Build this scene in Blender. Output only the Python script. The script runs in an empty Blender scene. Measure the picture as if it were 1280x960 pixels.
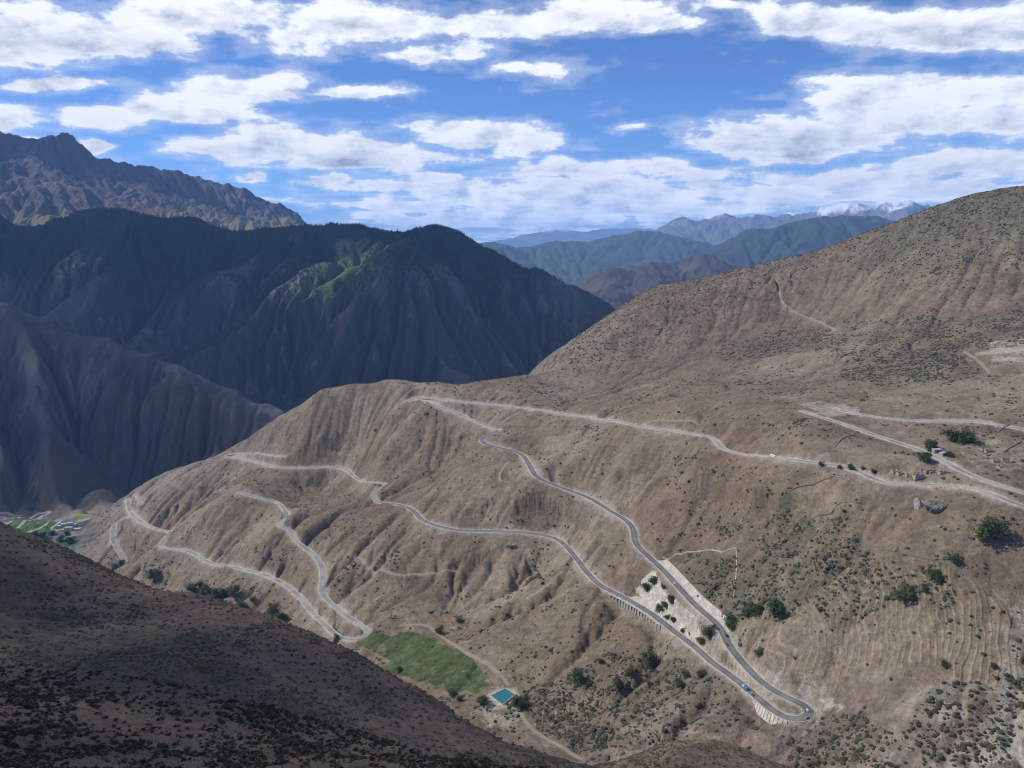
import bpy, math, random
import numpy as np
import time
T0 = time.time()
from math import radians, sin, cos, tan, pi, atan, exp, sqrt

rng = np.random.default_rng(7)
random.seed(7)
SC = bpy.context.scene
COL = SC.collection

# ------------------------------------------------------------------ camera, sky, sun, exposure
FPX = 967.0                      # focal length for a 1280 px wide photograph
PITCH = radians(9.97)
CP, SP = cos(PITCH), sin(PITCH)
cam_d = bpy.data.cameras.new("camera")
cam = bpy.data.objects.new("camera", cam_d)
COL.objects.link(cam)
cam_d.sensor_width = 36.0
cam_d.lens = FPX / 1280.0 * 36.0
cam_d.clip_start = 0.5
cam_d.clip_end = 300000.0
cam.location = (0, 0, 0)
cam.rotation_euler = (pi / 2 - PITCH, 0, 0)
SC.camera = cam

SUN_AZ = radians(-84)            # from +Y towards +X ; negative is the left
SUN_EL = radians(45)
SUN = np.array([sin(SUN_AZ) * cos(SUN_EL), cos(SUN_AZ) * cos(SUN_EL), sin(SUN_EL)])
sun_d = bpy.data.lights.new("sun", "SUN")
sun_d.energy = 4.5
sun_d.angle = radians(0.5)
sun_d.color = (1.0, 0.955, 0.89)
sun = bpy.data.objects.new("sun", sun_d)
COL.objects.link(sun)
from mathutils import Vector
sun.rotation_euler = Vector(tuple(SUN)).to_track_quat('Z', 'Y').to_euler()
sun.location = (0, 0, 3000)

SC.view_settings.view_transform = 'Standard'
SC.view_settings.look = 'None'
SC.view_settings.gamma = 1.0
SC.view_settings.use_curve_mapping = False
SC.view_settings.exposure = 0.12
SC.render.engine = 'CYCLES'
SC.cycles.use_denoising = True
SC.cycles.filter_width = 1.1
SC.cycles.max_bounces = 4
SC.cycles.diffuse_bounces = 2
SC.cycles.glossy_bounces = 2
SC.cycles.volume_bounces = 1
SC.cycles.transparent_max_bounces = 8
SC.cycles.use_adaptive_sampling = True
SC.cycles.adaptive_threshold = 0.01


# ------------------------------------------------------------------ shader helper
class NT:
    def __init__(self, tree):
        self.t = tree
        self.t.nodes.clear()

    def n(self, typ, ins=None, **kw):
        nd = self.t.nodes.new(typ)
        for k, v in kw.items():
            setattr(nd, k, v)
        for k, v in (ins or {}).items():
            s = nd.inputs[k]
            if isinstance(v, bpy.types.NodeSocket):
                self.t.links.new(v, s)
            elif v is not None:
                if isinstance(v, (tuple, list)) and s.type == 'RGBA' and len(v) == 3:
                    v = (*v, 1)
                s.default_value = v
        return nd

    def m(self, op, a, b=None, c=None, clamp=False):
        nd = self.t.nodes.new('ShaderNodeMath')
        nd.operation = op
        nd.use_clamp = clamp
        for i, v in enumerate((a, b, c)):
            if v is None:
                continue
            if isinstance(v, bpy.types.NodeSocket):
                self.t.links.new(v, nd.inputs[i])
            else:
                nd.inputs[i].default_value = v
        return nd.outputs[0]

    def vm(self, op, a, b=None, scale=None):
        nd = self.t.nodes.new('ShaderNodeVectorMath')
        nd.operation = op
        for i, v in enumerate((a, b)):
            if v is None:
                continue
            if isinstance(v, bpy.types.NodeSocket):
                self.t.links.new(v, nd.inputs[i])
            else:
                nd.inputs[i].default_value = v
        if scale is not None:
            if isinstance(scale, bpy.types.NodeSocket):
                self.t.links.new(scale, nd.inputs['Scale'])
            else:
                nd.inputs['Scale'].default_value = scale
        return nd.outputs[0]

    def ss(self, x, lo, hi):
        nd = self.n('ShaderNodeMapRange', {'Value': x, 'From Min': lo, 'From Max': hi}, interpolation_type='SMOOTHSTEP')
        return nd.outputs[0]

    def mix(self, f, a, b, blend='MIX'):
        nd = self.t.nodes.new('ShaderNodeMix')
        nd.data_type = 'RGBA'
        nd.blend_type = blend
        for k, v in ((0, f), (6, a), (7, b)):
            s = nd.inputs[k]
            if isinstance(v, bpy.types.NodeSocket):
                self.t.links.new(v, s)
            else:
                if k > 0 and len(v) == 3:
                    v = (*v, 1)
                s.default_value = v
        return nd.outputs[2]

    def noise(self, vec, scale, detail=5, rough=0.55, dist=0.0, lac=2.0, norm=True):
        nd = self.n('ShaderNodeTexNoise', {'Vector': vec, 'Scale': scale, 'Detail': detail, 'Roughness': rough,
                                           'Distortion': dist, 'Lacunarity': lac}, noise_dimensions='3D')
        nd.normalize = norm
        return nd


# ------------------------------------------------------------------ sky with clouds (world)
world = bpy.data.worlds.new("World")
SC.world = world
world.use_nodes = True
W = NT(world.node_tree)
sky = W.n('ShaderNodeTexSky', sky_type='NISHITA', sun_disc=False)
sky.sun_elevation = SUN_EL
sky.sun_rotation = SUN_AZ
sky.altitude = 4200
sky.air_density = 1.0
sky.dust_density = 0.15
sky.ozone_density = 3.0
skyc = W.mix(1.0, sky.outputs[0], (0.76, 1.05, 1.42), 'MULTIPLY')
tc = W.n('ShaderNodeTexCoord').outputs['Generated']
sep = W.n('ShaderNodeSeparateXYZ', {0: tc})
X, Y, Z = sep.outputs
Yp = W.m('MAXIMUM', Y, 0.05)
Zp = W.m('ADD', W.m('MAXIMUM', Z, 0.0), 0.09)
q = W.n('ShaderNodeCombineXYZ', {0: W.m('DIVIDE', X, Zp), 1: W.m('DIVIDE', Y, Zp), 2: 0.0}).outputs[0]
# a wobble so the cloud outlines are uneven
wn = W.noise(q, 1.3, 5, 0.6).outputs['Color']
wsep = W.n('ShaderNodeSeparateXYZ', {0: wn})
wn2 = W.n('ShaderNodeSeparateXYZ', {0: W.noise(tc, 14.0, 4, 0.6).outputs['Color']})
amp = W.m('ADD', 0.010, W.m('MULTIPLY', W.m('MAXIMUM', Z, 0.0), 0.12))
u = W.m('ADD', W.m('DIVIDE', X, Yp), W.m('MULTIPLY', W.m('SUBTRACT', wsep.outputs[0], 0.5), W.m('MULTIPLY', amp, 3.2)))
u = W.m('ADD', u, W.m('MULTIPLY', W.m('SUBTRACT', wn2.outputs[0], 0.5), 0.06))
v = W.m('ADD', W.m('DIVIDE', Z, Yp), W.m('MULTIPLY', W.m('SUBTRACT', wsep.outputs[1], 0.5), amp))
v = W.m('ADD', v, W.m('MULTIPLY', W.m('SUBTRACT', wn2.outputs[1], 0.5), 0.025))


def uvpix(px, py):
    dy = CP + (480 - py) / FPX * SP
    dz = -SP + (480 - py) / FPX * CP
    return (px - 640) / FPX / dy, dz / dy


CLOUDS = [  # centre x, centre y, half width, half height, weight, grey at the base
    (20, 40, 150, 40, 1.15, .55), (150, 50, 100, 26, 1.0, .5), (250, 18, 170, 26, .95, .3), (430, 30, 150, 30, 1.0, .25),
    (600, 28, 130, 26, .95, .3), (720, 22, 120, 24, 1.0, .4), (810, 28, 60, 16, .9, .4), (520, 74, 40, 13, .7, .2),
    (650, 90, 70, 11, .72, .3), (590, 60, 70, 18, .6, .2),
    (55, 108, 85, 12, 1.0, .3), (10, 150, 50, 20, 1.0, .3), (120, 148, 70, 18, .95, .2), (215, 138, 90, 22, 1.05, .2),
    (300, 118, 80, 24, 1.05, .2), (345, 98, 60, 16, .7, .1), (440, 115, 70, 8, .85, .2), (285, 88, 60, 10, .5, .1),
    (260, 188, 85, 14, .85, .3), (350, 180, 95, 25, 1.15, .5), (440, 195, 90, 20, 1.15, .6), (520, 158, 60, 12, .75, .3),
    (590, 168, 80, 20, 1.05, .5), (660, 180, 60, 16, 1.0, .5), (560, 195, 110, 12, .8, .5),
    (118, 180, 21, 9, 1.2, .5), (45, 184, 32, 8, 1.1, .3), (152, 219, 24, 8, 1.1, .3), (250, 231, 17, 6, 1.0, .3),
    (315, 222, 20, 5, .85, .2), (400, 228, 40, 8, .9, .4), (480, 232, 60, 8, .8, .4), (560, 226, 60, 8, .8, .4),
    (330, 250, 60, 4, .6, .2), (500, 258, 90, 6, .75, .4), (650, 250, 150, 12, .75, .5), (700, 212, 90, 12, .9, .6),
    (800, 208, 60, 12, .9, .6), (770, 235, 160, 14, .85, .6), (620, 275, 150, 10, .7, .3), (760, 262, 200, 10, .8, .5),
    (930, 172, 70, 20, 1.15, .8), (1010, 168, 110, 28, 1.15, .8), (1120, 140, 130, 32, 1.15, .6), (1210, 110, 150, 24, 1.1, .35),
    (1260, 150, 100, 22, 1.0, .5), (970, 240, 140, 12, .85, .6), (1080, 222, 120, 16, .95, .7), (1220, 205, 110, 18, 1.0, .5),
    (1180, 235, 120, 12, .85, .5), (900, 215, 80, 10, .8, .6), (880, 255, 140, 10, .75, .5),
    (930, 12, 90, 12, .8, .4), (1040, 20, 120, 22, 1.0, .6), (1180, 35, 120, 30, 1.1, .6), (1270, 30, 110, 36, 1.1, .6),
    (1060, 102, 60, 9, .75, .6), (780, 165, 26, 8, .7, .3), (970, 72, 14, 6, .55, .3),
    (1400, 90, 160, 60, 1.0, .5), (-160, 90, 160, 60, 1.0, .5),
]
tot = None
low = None
tsum = None
for (cx, cy, rx, ry, wt, gr) in CLOUDS:
    if cy < 60:
        wt *= .92; gr = min(1, gr * 1.4)
    cu, cv = uvpix(cx, cy)
    ru, rv = rx / FPX * 1.12, ry / FPX * 1.12
    uv = W.n('ShaderNodeCombineXYZ', {0: u, 1: v, 2: 0.0 if low is None else W.m('ADD', low, tot)}).outputs[0]
    dlt = W.vm('MULTIPLY', W.vm('SUBTRACT', uv, (cu, cv, 0)), (1 / ru, 1 / rv, 0))
    dd = W.n('ShaderNodeVectorMath', {0: dlt, 1: dlt}, operation='DOT_PRODUCT').outputs['Value']
    wgt = W.m('MULTIPLY', W.m('EXPONENT', W.m('MULTIPLY', dd, -0.95)), wt)
    yy = W.n('ShaderNodeSeparateXYZ', {0: dlt}).outputs[1]
    lo = W.m('MULTIPLY', wgt, W.m('MULTIPLY', W.m('SUBTRACT', 0.55, yy), gr))
    tsum = wgt if tsum is None else W.m('ADD', tsum, wgt)
    tot = wgt if tot is None else W.m('SMOOTH_MAX', tot, wgt, 0.15)
    low = lo if low is None else W.m('ADD', low, lo)
front = W.ss(Y, 0.1, 0.3)
high = W.ss(Z, 0.27, 0.42)
gen = W.m('MULTIPLY', W.m('MAXIMUM', high, W.m('SUBTRACT', 1.0, front)), 0.30)
tot = W.m('ADD', W.m('MULTIPLY', tot, front), gen)
f1 = W.noise(q, 2.2, 8, 0.62).outputs[0]
f2 = W.noise(W.vm('MULTIPLY', tc, (1, 1, 2.0)), 24.0, 5, 0.58).outputs[0]
f3 = W.noise(W.vm('MULTIPLY', tc, (1, 1, 2.2)), 9.0, 6, 0.6).outputs[0]
fb = W.m('ADD', W.m('ADD', W.m('MULTIPLY', W.m('SUBTRACT', f1, 0.5), 1.5), W.m('MULTIPLY', W.m('SUBTRACT', f2, 0.5), 0.85)),
         W.m('MULTIPLY', W.m('SUBTRACT', f3, 0.5), 0.9))
den = W.m('ADD', tot, fb)
lowb = W.m('MULTIPLY', W.m('SUBTRACT', 1.0, W.ss(Z, 0.02, 0.12)), W.m('ADD', 0.10, W.m('MULTIPLY', W.ss(X, -0.45, -0.1), 0.30)))
den = W.m('ADD', den, lowb)
alpha = W.ss(den, 0.42, 0.72)
thin = W.m('MULTIPLY', W.ss(den, 0.15, 0.55), 0.28)
alpha = W.m('MAXIMUM', alpha, thin)
# brightness inside the cloud: lit towards the sun (left, up), grey at the base
off = W.vm('ADD', tc, (-0.012, 0.0, 0.012))
g2 = W.noise(W.vm('MULTIPLY', off, (1, 1, 2.0)), 24.0, 5, 0.58).outputs[0]
g3 = W.noise(W.vm('MULTIPLY', off, (1, 1, 2.2)), 9.0, 6, 0.6).outputs[0]
relief = W.m('ADD', W.m('MULTIPLY', W.m('SUBTRACT', f2, g2), 1.3), W.m('MULTIPLY', W.m('SUBTRACT', f3, g3), 1.9))
base = W.m('DIVIDE', low, W.m('MAXIMUM', tsum, 0.25))
shade = W.m('SUBTRACT', W.m('SUBTRACT', 0.98, W.m('MULTIPLY', W.m('MAXIMUM', base, 0.0), W.m('MULTIPLY', W.ss(den, 0.45, 1.25), 0.85))),
            W.m('MULTIPLY', W.m('MAXIMUM', W.m('MULTIPLY', relief, -1.0), -0.12), 1.0), clamp=True)
cc = W.n('ShaderNodeValToRGB', {0: shade})
cr = cc.color_ramp
cr.elements[0].position = 0.25; cr.elements[0].color = (3.4, 3.9, 4.9, 1)
cr.elements[1].position = 1.0; cr.elements[1].color = (10.2, 10.4, 10.8, 1)
e = cr.elements.new(0.6); e.color = (6.9, 7.4, 8.4, 1)
ccb = W.vm('SCALE', cc.outputs[0], None, W.m('ADD', 1.0, W.m('MULTIPLY', W.m('SUBTRACT', 1.0, W.ss(Z, 0.0, 0.09)), 0.9)))
final = W.mix(alpha, skyc, ccb)
bg = W.n('ShaderNodeBackground', {'Color': final, 'Strength': 0.1})
W.n('ShaderNodeOutputWorld', {'Surface': bg.outputs[0]})
world.cycles.sampling_method = 'MANUAL'
world.cycles.sample_map_resolution = 512


# ------------------------------------------------------------------ numbers
def T(py):
    """depression as -z / y along the ray through row py"""
    return np.tan(np.arctan((np.asarray(py, float) - 480) / FPX) + PITCH)


def P(px, py, y):
    dy = CP + (480 - py) / FPX * SP
    dz = -SP + (480 - py) / FPX * CP
    s = y / dy
    return np.array([(px - 640) / FPX * s, y, dz * s])


def project(x, y, z):
    dep = y * CP - z * SP
    up = y * SP + z * CP
    return 640 + FPX * x / dep, 480 - FPX * up / dep


def hash2(ix, iy, seed):
    h = (ix.astype(np.int64) * 374761393 + iy.astype(np.int64) * 668265263 + seed * 1274126177) & 0xffffffff
    h = ((h ^ (h >> 13)) * 1274126177) & 0xffffffff
    h = h ^ (h >> 16)
    return (h & 0xffffff) / float(0xffffff)


def vnoise(x, y, seed=0):
    ix = np.floor(x); iy = np.floor(y)
    fx = x - ix; fy = y - iy
    fx = fx * fx * fx * (fx * (fx * 6 - 15) + 10); fy = fy * fy * fy * (fy * (fy * 6 - 15) + 10)
    ix = ix.astype(np.int64); iy = iy.astype(np.int64)
    a = hash2(ix, iy, seed); b = hash2(ix + 1, iy, seed)
    c = hash2(ix, iy + 1, seed); d = hash2(ix + 1, iy + 1, seed)
    return (a + (b - a) * fx) * (1 - fy) + (c + (d - c) * fx) * fy - 0.5


def fbm(x, y, wave, octv=4, gain=0.5, seed=0):
    s = 0; a = 1.0; t = 0
    f = 1.0 / wave
    for k in range(octv):
        c, s_ = cos(0.5 + k), sin(0.5 + k)
        s = s + a * vnoise((x * c - y * s_) * f, (x * s_ + y * c) * f, seed + k * 17)
        t += a; a *= gain; f *= 2.03
    return s / t * 2


def ridged(x, y, wave, octv=4, gain=0.5, seed=0):
    s = 0; a = 1.0; t = 0
    f = 1.0 / wave
    for k in range(octv):
        c, s_ = cos(0.5 + k), sin(0.5 + k)
        n = vnoise((x * c - y * s_) * f, (x * s_ + y * c) * f, seed + k * 17)
        s = s + a * (1 - np.abs(n) * 4); t += a; a *= gain; f *= 2.03
    return s / t


def blur(H, sig):
    """gaussian blur with edge padding by FFT"""
    p = int(sig * 3)
    Q = np.pad(H, p, mode='edge')
    fy = np.fft.fftfreq(Q.shape[0])[:, None]; fx = np.fft.rfftfreq(Q.shape[1])[None, :]
    G = np.exp(-2 * (pi * sig) ** 2 * (fx ** 2 + fy ** 2))
    R = np.fft.irfft2(np.fft.rfft2(Q) * G, s=Q.shape)
    return R[p:-p, p:-p]


def tps(pts, gx, gy, lam=1e-3):
    pts = np.asarray(pts, float)
    sc = 1000.0
    A = pts[:, :2] / sc; z = pts[:, 2]
    n = len(A)
    d2 = ((A[:, None] - A[None]) ** 2).sum(-1)
    K = 0.5 * d2 * np.log(d2 + 1e-9) + lam * np.eye(n)
    M = np.zeros((n + 3, n + 3))
    M[:n, :n] = K; M[:n, n] = 1; M[:n, n + 1:] = A; M[n, :n] = 1; M[n + 1:, :n] = A.T
    w = np.linalg.solve(M, np.concatenate([z, [0, 0, 0]]))
    out = np.zeros(gx.shape)
    for i in range(gx.shape[0]):
        d2 = (gx[i][:, None] / sc - A[:, 0]) ** 2 + (gy[i][:, None] / sc - A[:, 1]) ** 2
        out[i] = (0.5 * d2 * np.log(d2 + 1e-9)) @ w[:n] + w[n] + w[n + 1] * gx[i] / sc + w[n + 2] * gy[i] / sc
    return out


def erode(H, cell, iters=14, K=0.06, m=0.45, diff=0.12, smax=1.3):
    """stream-power incision with diffusion: cuts branching gullies into the slopes"""
    H = H.copy()
    ny, nx = H.shape
    N = ny * nx
    idx = np.arange(N).reshape(ny, nx)
    for it in range(iters):
        best = np.zeros((ny, nx)); rec = idx.copy()
        for dy in (-1, 0, 1):
            for dx in (-1, 0, 1):
                if dx == 0 and dy == 0:
                    continue
                dist = cell * sqrt(dx * dx + dy * dy)
                ys = slice(max(0, -dy), ny - max(0, dy)); yd = slice(max(0, dy), ny - max(0, -dy))
                xs = slice(max(0, -dx), nx - max(0, dx)); xd = slice(max(0, dx), nx - max(0, -dx))
                s = (H[ys, xs] - H[yd, xd]) / dist
                b = best[ys, xs]; mk = s > b
                b[mk] = s[mk]
                r = rec[ys, xs]; r[mk] = idx[yd, xd][mk]
        rec = rec.ravel()
        dep = (rec != idx.ravel()).astype(np.int64)
        r = rec.copy()
        for _ in range(14):
            dep = dep + dep[r]
            r2 = r[r]
            if np.array_equal(r2, r):
                break
            r = r2
        order = np.argsort(dep, kind='stable')
        bounds = np.searchsorted(dep[order], np.arange(dep.max() + 2))
        A = np.full(N, cell * cell, float)
        L = len(bounds) - 1
        lev = [order[bounds[k]:bounds[k + 1]] for k in range(L)]
        for k in range(L - 1, 0, -1):
            i = lev[k]
            np.add.at(A, rec[i], A[i])
        h = H.ravel().copy()
        F = K * A ** m / cell
        for k in range(1, L):
            i = lev[k]
            h[i] = (h[i] + F[i] * h[rec[i]]) / (1 + F[i])
        H = h.reshape(ny, nx)
        Lp = np.pad(H, 1, mode='edge')
        H = H + diff * (Lp[:-2, 1:-1] + Lp[2:, 1:-1] + Lp[1:-1, :-2] + Lp[1:-1, 2:] - 4 * H)
    return H, A.reshape(ny, nx)


class Grid:
    def __init__(self, H, x0, y0, cell):
        self.H, self.x0, self.y0, self.c = H, x0, y0, cell

    def lin(self, x, y):
        gx = np.clip((x - self.x0) / self.c, 0, self.H.shape[1] - 1.001)
        gy = np.clip((y - self.y0) / self.c, 0, self.H.shape[0] - 1.001)
        ix = gx.astype(int); iy = gy.astype(int); fx = gx - ix; fy = gy - iy
        H = self.H
        return (H[iy, ix] * (1 - fx) + H[iy, ix + 1] * fx) * (1 - fy) + (H[iy + 1, ix] * (1 - fx) + H[iy + 1, ix + 1] * fx) * fy

    def cub(self, x, y):
        gx = np.clip((x - self.x0) / self.c, 1, self.H.shape[1] - 2.001)
        gy = np.clip((y - self.y0) / self.c, 1, self.H.shape[0] - 2.001)
        ix = gx.astype(int); iy = gy.astype(int); fx = gx - ix; fy = gy - iy

        def w(t):  # Catmull-Rom
            return (-.5 * t + t * t - .5 * t ** 3, 1 - 2.5 * t * t + 1.5 * t ** 3, .5 * t + 2 * t * t - 1.5 * t ** 3, -.5 * t * t + .5 * t ** 3)
        wx, wy = w(fx), w(fy)
        out = 0
        for j in range(4):
            r = 0
            for i in range(4):
                r = r + wx[i] * self.H[iy + j - 1, ix + i - 1]
            out = out + wy[j] * r
        return out


def sstep(x, a, b):
    t = np.clip((x - a) / (b - a), 0, 1)
    return t * t * (3 - 2 * t)


# ------------------------------------------------------------------ objects
def finish(o, label=None, cat=None, group=None, kind=None):
    if label: o['label'] = label
    if cat: o['category'] = cat
    if group: o['group'] = group
    if kind: o['kind'] = kind
    return o


def mesh_np(name, verts, faces, mat, col=None, smooth=True, parent=None, mats=None, mi=None):
    """verts (n,3); faces (m,3|4) ; col (n,3) colours stored on the vertices"""
    verts = np.ascontiguousarray(verts, np.float32); faces = np.ascontiguousarray(faces, np.int32)
    me = bpy.data.meshes.new(name)
    k = faces.shape[1]
    me.vertices.add(len(verts)); me.vertices.foreach_set('co', verts.ravel())
    me.loops.add(faces.size); me.loops.foreach_set('vertex_index', faces.ravel())
    me.polygons.add(len(faces)); me.polygons.foreach_set('loop_start', np.arange(0, faces.size, k, dtype=np.int32))
    if col is not None:
        a = me.color_attributes.new('Col', 'FLOAT_COLOR', 'POINT')
        c4 = np.ones((len(verts), 4), np.float32); c4[:, :3] = col
        a.data.foreach_set('color', c4.ravel())
    me.update(calc_edges=True)
    me.polygons.foreach_set('use_smooth', np.full(len(faces), smooth))
    for mm in (mats or [mat]):
        me.materials.append(mm)
    if mi is not None:
        me.polygons.foreach_set('material_index', np.asarray(mi, np.int32))
    me.update()
    o = bpy.data.objects.new(name, me)
    COL.objects.link(o)
    if parent is not None:
        o.parent = parent
    return o


def grid_faces(ny, nx):
    i = np.arange((ny - 1) * (nx - 1)); r = i // (nx - 1); c = i % (nx - 1)
    a = r * nx + c
    return np.stack([a, a + 1, a + nx + 1, a + nx], 1)


def empty(name, loc, rz=0, label=None, cat=None, group=None):
    o = bpy.data.objects.new(name, None)
    o.empty_display_size = 1
    o.location = tuple(float(a) for a in loc); o.rotation_euler = (0, 0, rz)
    COL.objects.link(o)
    return finish(o, label, cat, group)


# ------------------------------------------------------------------ materials
def terrain_mat(name, fine=2.0, bump=0.5, rough=0.95, var=0.25, speck=0.0, speck_scale=0.5, dark=(0.05, 0.05, 0.035), mid=0.06):
    m = bpy.data.materials.new(name); m.use_nodes = True
    N = NT(m.node_tree)
    pos = N.n('ShaderNodeNewGeometry').outputs['Position']
    col = N.n('ShaderNodeAttribute', attribute_name='Col').outputs['Color']
    n1 = N.noise(pos, 1 / fine, 6, 0.65).outputs[0]
    n2 = N.noise(pos, mid, 6, 0.6).outputs[0]
    k = N.m('ADD', N.m('ADD', 1 - var, N.m('MULTIPLY', n1, var * 1.2)), N.m('MULTIPLY', n2, var * 0.8))
    c = N.mix(1.0, col, N.n('ShaderNodeCombineXYZ', {0: k, 1: k, 2: k}).outputs[0], 'MULTIPLY')
    if speck > 0:
        v = N.n('ShaderNodeTexVoronoi', {'Vector': pos, 'Scale': speck_scale, 'Randomness': 1.0})
        s = N.m('MULTIPLY', N.m('SUBTRACT', 1.0, N.ss(v.outputs['Distance'], 0.18, 0.42)), N.ss(N.noise(pos, speck_scale * 0.12, 4, 0.6).outputs[0], 0.42, 0.62))
        v2 = N.n('ShaderNodeTexVoronoi', {'Vector': pos, 'Scale': speck_scale * .42, 'Randomness': 1.0})
        s2 = N.m('MULTIPLY', N.m('SUBTRACT', 1.0, N.ss(v2.outputs['Distance'], 0.12, 0.34)), N.ss(N.noise(pos, speck_scale * 0.07, 4, 0.6).outputs[0], 0.46, 0.60))
        c = N.mix(N.m('MULTIPLY', N.m('MAXIMUM', s, s2), speck), c, dark)
        n5 = N.noise(pos, .16, 6, 0.7).outputs[0]
        k5 = N.m('ADD', 1.0, N.m('MULTIPLY', N.m('SUBTRACT', n5, 0.5), 1.5))
        c = N.mix(1.0, c, N.n('ShaderNodeCombineXYZ', {0: k5, 1: k5, 2: k5}).outputs[0], 'MULTIPLY')
    h = N.m('ADD', n1, N.m('MULTIPLY', n2, 2.0))
    b = N.n('ShaderNodeBump', {'Height': h, 'Strength': bump, 'Distance': fine * 0.6})
    p = N.n('ShaderNodeBsdfPrincipled', {'Base Color': c, 'Roughness': rough, 'Normal': b.outputs[0], 'Specular IOR Level': 0.1})
    N.n('ShaderNodeOutputMaterial', {'Surface': p.outputs[0]})
    return m


def simple_mat(name, color, rough=0.8, var=0.15, scale=0.5, bump=0.0, spec=0.3, metal=0.0, color2=None):
    m = bpy.data.materials.new(name); m.use_nodes = True
    N = NT(m.node_tree)
    pos = N.n('ShaderNodeNewGeometry').outputs['Position']
    n1 = N.noise(pos, scale, 5, 0.6).outputs[0]
    c2 = color2 or tuple(a * (1 - 2.2 * var) for a in color)
    c = N.mix(N.ss(n1, 0.35, 0.65), c2, color)
    ins = {'Base Color': c, 'Roughness': rough, 'Specular IOR Level': spec, 'Metallic': metal}
    if bump > 0:
        ins['Normal'] = N.n('ShaderNodeBump', {'Height': n1, 'Strength': bump, 'Distance': 0.3}).outputs[0]
    p = N.n('ShaderNodeBsdfPrincipled', ins)
    N.n('ShaderNodeOutputMaterial', {'Surface': p.outputs[0]})
    return m


def leaf_mat(name, a, b):
    m = bpy.data.materials.new(name); m.use_nodes = True
    N = NT(m.node_tree)
    g = N.n('ShaderNodeNewGeometry')
    oi = N.n('ShaderNodeObjectInfo')
    r = N.m('ADD', N.m('MULTIPLY', g.outputs['Random Per Island'], 0.65), N.m('MULTIPLY', oi.outputs['Random'], 0.35))
    c = N.mix(r, a, b)
    d = N.n('ShaderNodeBsdfPrincipled', {'Base Color': c, 'Roughness': 0.7, 'Specular IOR Level': 0.15})
    N.n('ShaderNodeOutputMaterial', {'Surface': d.outputs[0]})
    return m


# ------------------------------------------------------------------ terrain builder
def base_grid(pts, x0, x1, y0, y1, cell, lam=1e-3):
    xs = np.arange(x0, x1 + cell, cell); ys = np.arange(y0, y1 + cell, cell)
    gx, gy = np.meshgrid(xs, ys)
    return gx, gy, tps(pts, gx, gy, lam)


def behind(sil, steps=((90, 90), (350, 360))):
    out = []
    for p in sil:
        for dy, dz in steps:
            k = 1 + dy / p[1]
            out.append((p[0] * k, p[1] + dy, p[2] - dz))
    return out


def fan_mesh(u0, u1, nu, Y0, Y1, nv, power=None):
    """vertices spread so that near ground is finer than far ground"""
    u = np.linspace(u0, u1, nu)
    Yv = Y0 * (Y1 / Y0) ** np.linspace(0, 1, nv)
    yy = np.repeat(Yv[:, None], nu, 1); xx = yy * u[None]
    return xx, yy

# ================================================================== MAIN HILLSIDE
A_road = [(1290, 637, 837), (1230, 620, 872), (1180, 610, 915), (1100, 600, 965), (1000, 577, 1060), (960, 570, 1105), (885, 546, 1290), (800, 533, 1450),
          (700, 517, 1690), (620, 506, 1850), (520, 500, 1960)]
def ZY(px, py, z):
    return (px, py, -z / float(T(py)))
hill_vis = A_road + [
    ZY(620, 537, -405), ZY(605, 555, -418), (660, 575, 1564), ZY(672, 598, -443), ZY(750, 627, -455), ZY(790, 665, -463), ZY(850, 730, -475),
    ZY(920, 800, -487), ZY(960, 855, -495), ZY(1020, 890, -500), ZY(990, 903, -502), ZY(940, 868, -508), ZY(870, 810, -516), ZY(830, 775, -521),
    ZY(770, 742, -526), ZY(730, 710, -530), ZY(700, 675, -532), ZY(640, 665, -534), ZY(560, 662, -545), ZY(520, 650, -550), ZY(475, 630, -557),
    ZY(455, 603, -566), ZY(430, 585, -572), ZY(340, 583, -585), ZY(290, 571, -597),
    ZY(303, 618, -612), ZY(345, 657, -626), ZY(365, 670, -630), ZY(400, 705, -640), ZY(405, 740, -652), ZY(450, 795, -668),
    ZY(400, 780, -680), ZY(370, 745, -692), ZY(330, 720, -702), ZY(265, 705, -715), ZY(205, 685, -730), ZY(213, 663, -735), ZY(165, 645, -752),
    ZY(150, 650, -790), ZY(145, 680, -808), ZY(155, 705, -818),
    # gully floor
    (190, 718, 1770), (265, 735, 1615), (345, 768, 1440), (410, 805, 1290), (470, 800, 1237), (520, 830, 1127), (590, 860, 1032), (627, 870, 998),
    (560, 800, 1200), (620, 840, 1060),
    (640, 900, 919), (700, 925, 850), (760, 945, 800), (850, 955, 752), (950, 955, 715), (1050, 955, 680), (1200, 955, 635), (1290, 955, 612),
    # slopes on the right
    (1150, 700, 830), (1150, 780, 770), (1150, 870, 700), (1280, 740, 770), (1280, 850, 690), (1000, 660, 985), (1000, 750, 890), (1000, 830, 812),
    (900, 620, 1170), (900, 690, 1070), (900, 745, 985), (800, 600, 1330),
    (1000, 520, 1221), (1080, 545, 1120), (1150, 565, 1020), (1180, 578, 975), (1290, 619, 872), (1040, 512, 1262), (1100, 522, 1200), (1200, 527, 1130), (1290, 538, 1060),
    (1290, 440, 1350), (1200, 450, 1400), (1100, 460, 1500), (1000, 470, 1600), (900, 480, 1700), (800, 490, 1800), (720, 493, 1900),
    (1290, 340, 1680), (1150, 400, 1700), (1150, 330, 1900), (1000, 400, 2000), (900, 410, 2080), (820, 430, 2120), (760, 455, 2100), (1000, 440, 1780), (880, 450, 1900),
    (560, 740, 1330), (480, 560, 1850), (650, 740, 1270), (560, 580, 1740),
]
crest = [(645, 477, 2090), (560, 481, 2060), (480, 478, 2070), (440, 484, 2100), (400, 491, 2130), (350, 520, 2190), (300, 556, 2250), (240, 586, 2310), (200, 602, 2335), (172, 612, 2350), (155, 617, 2365)]
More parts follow.
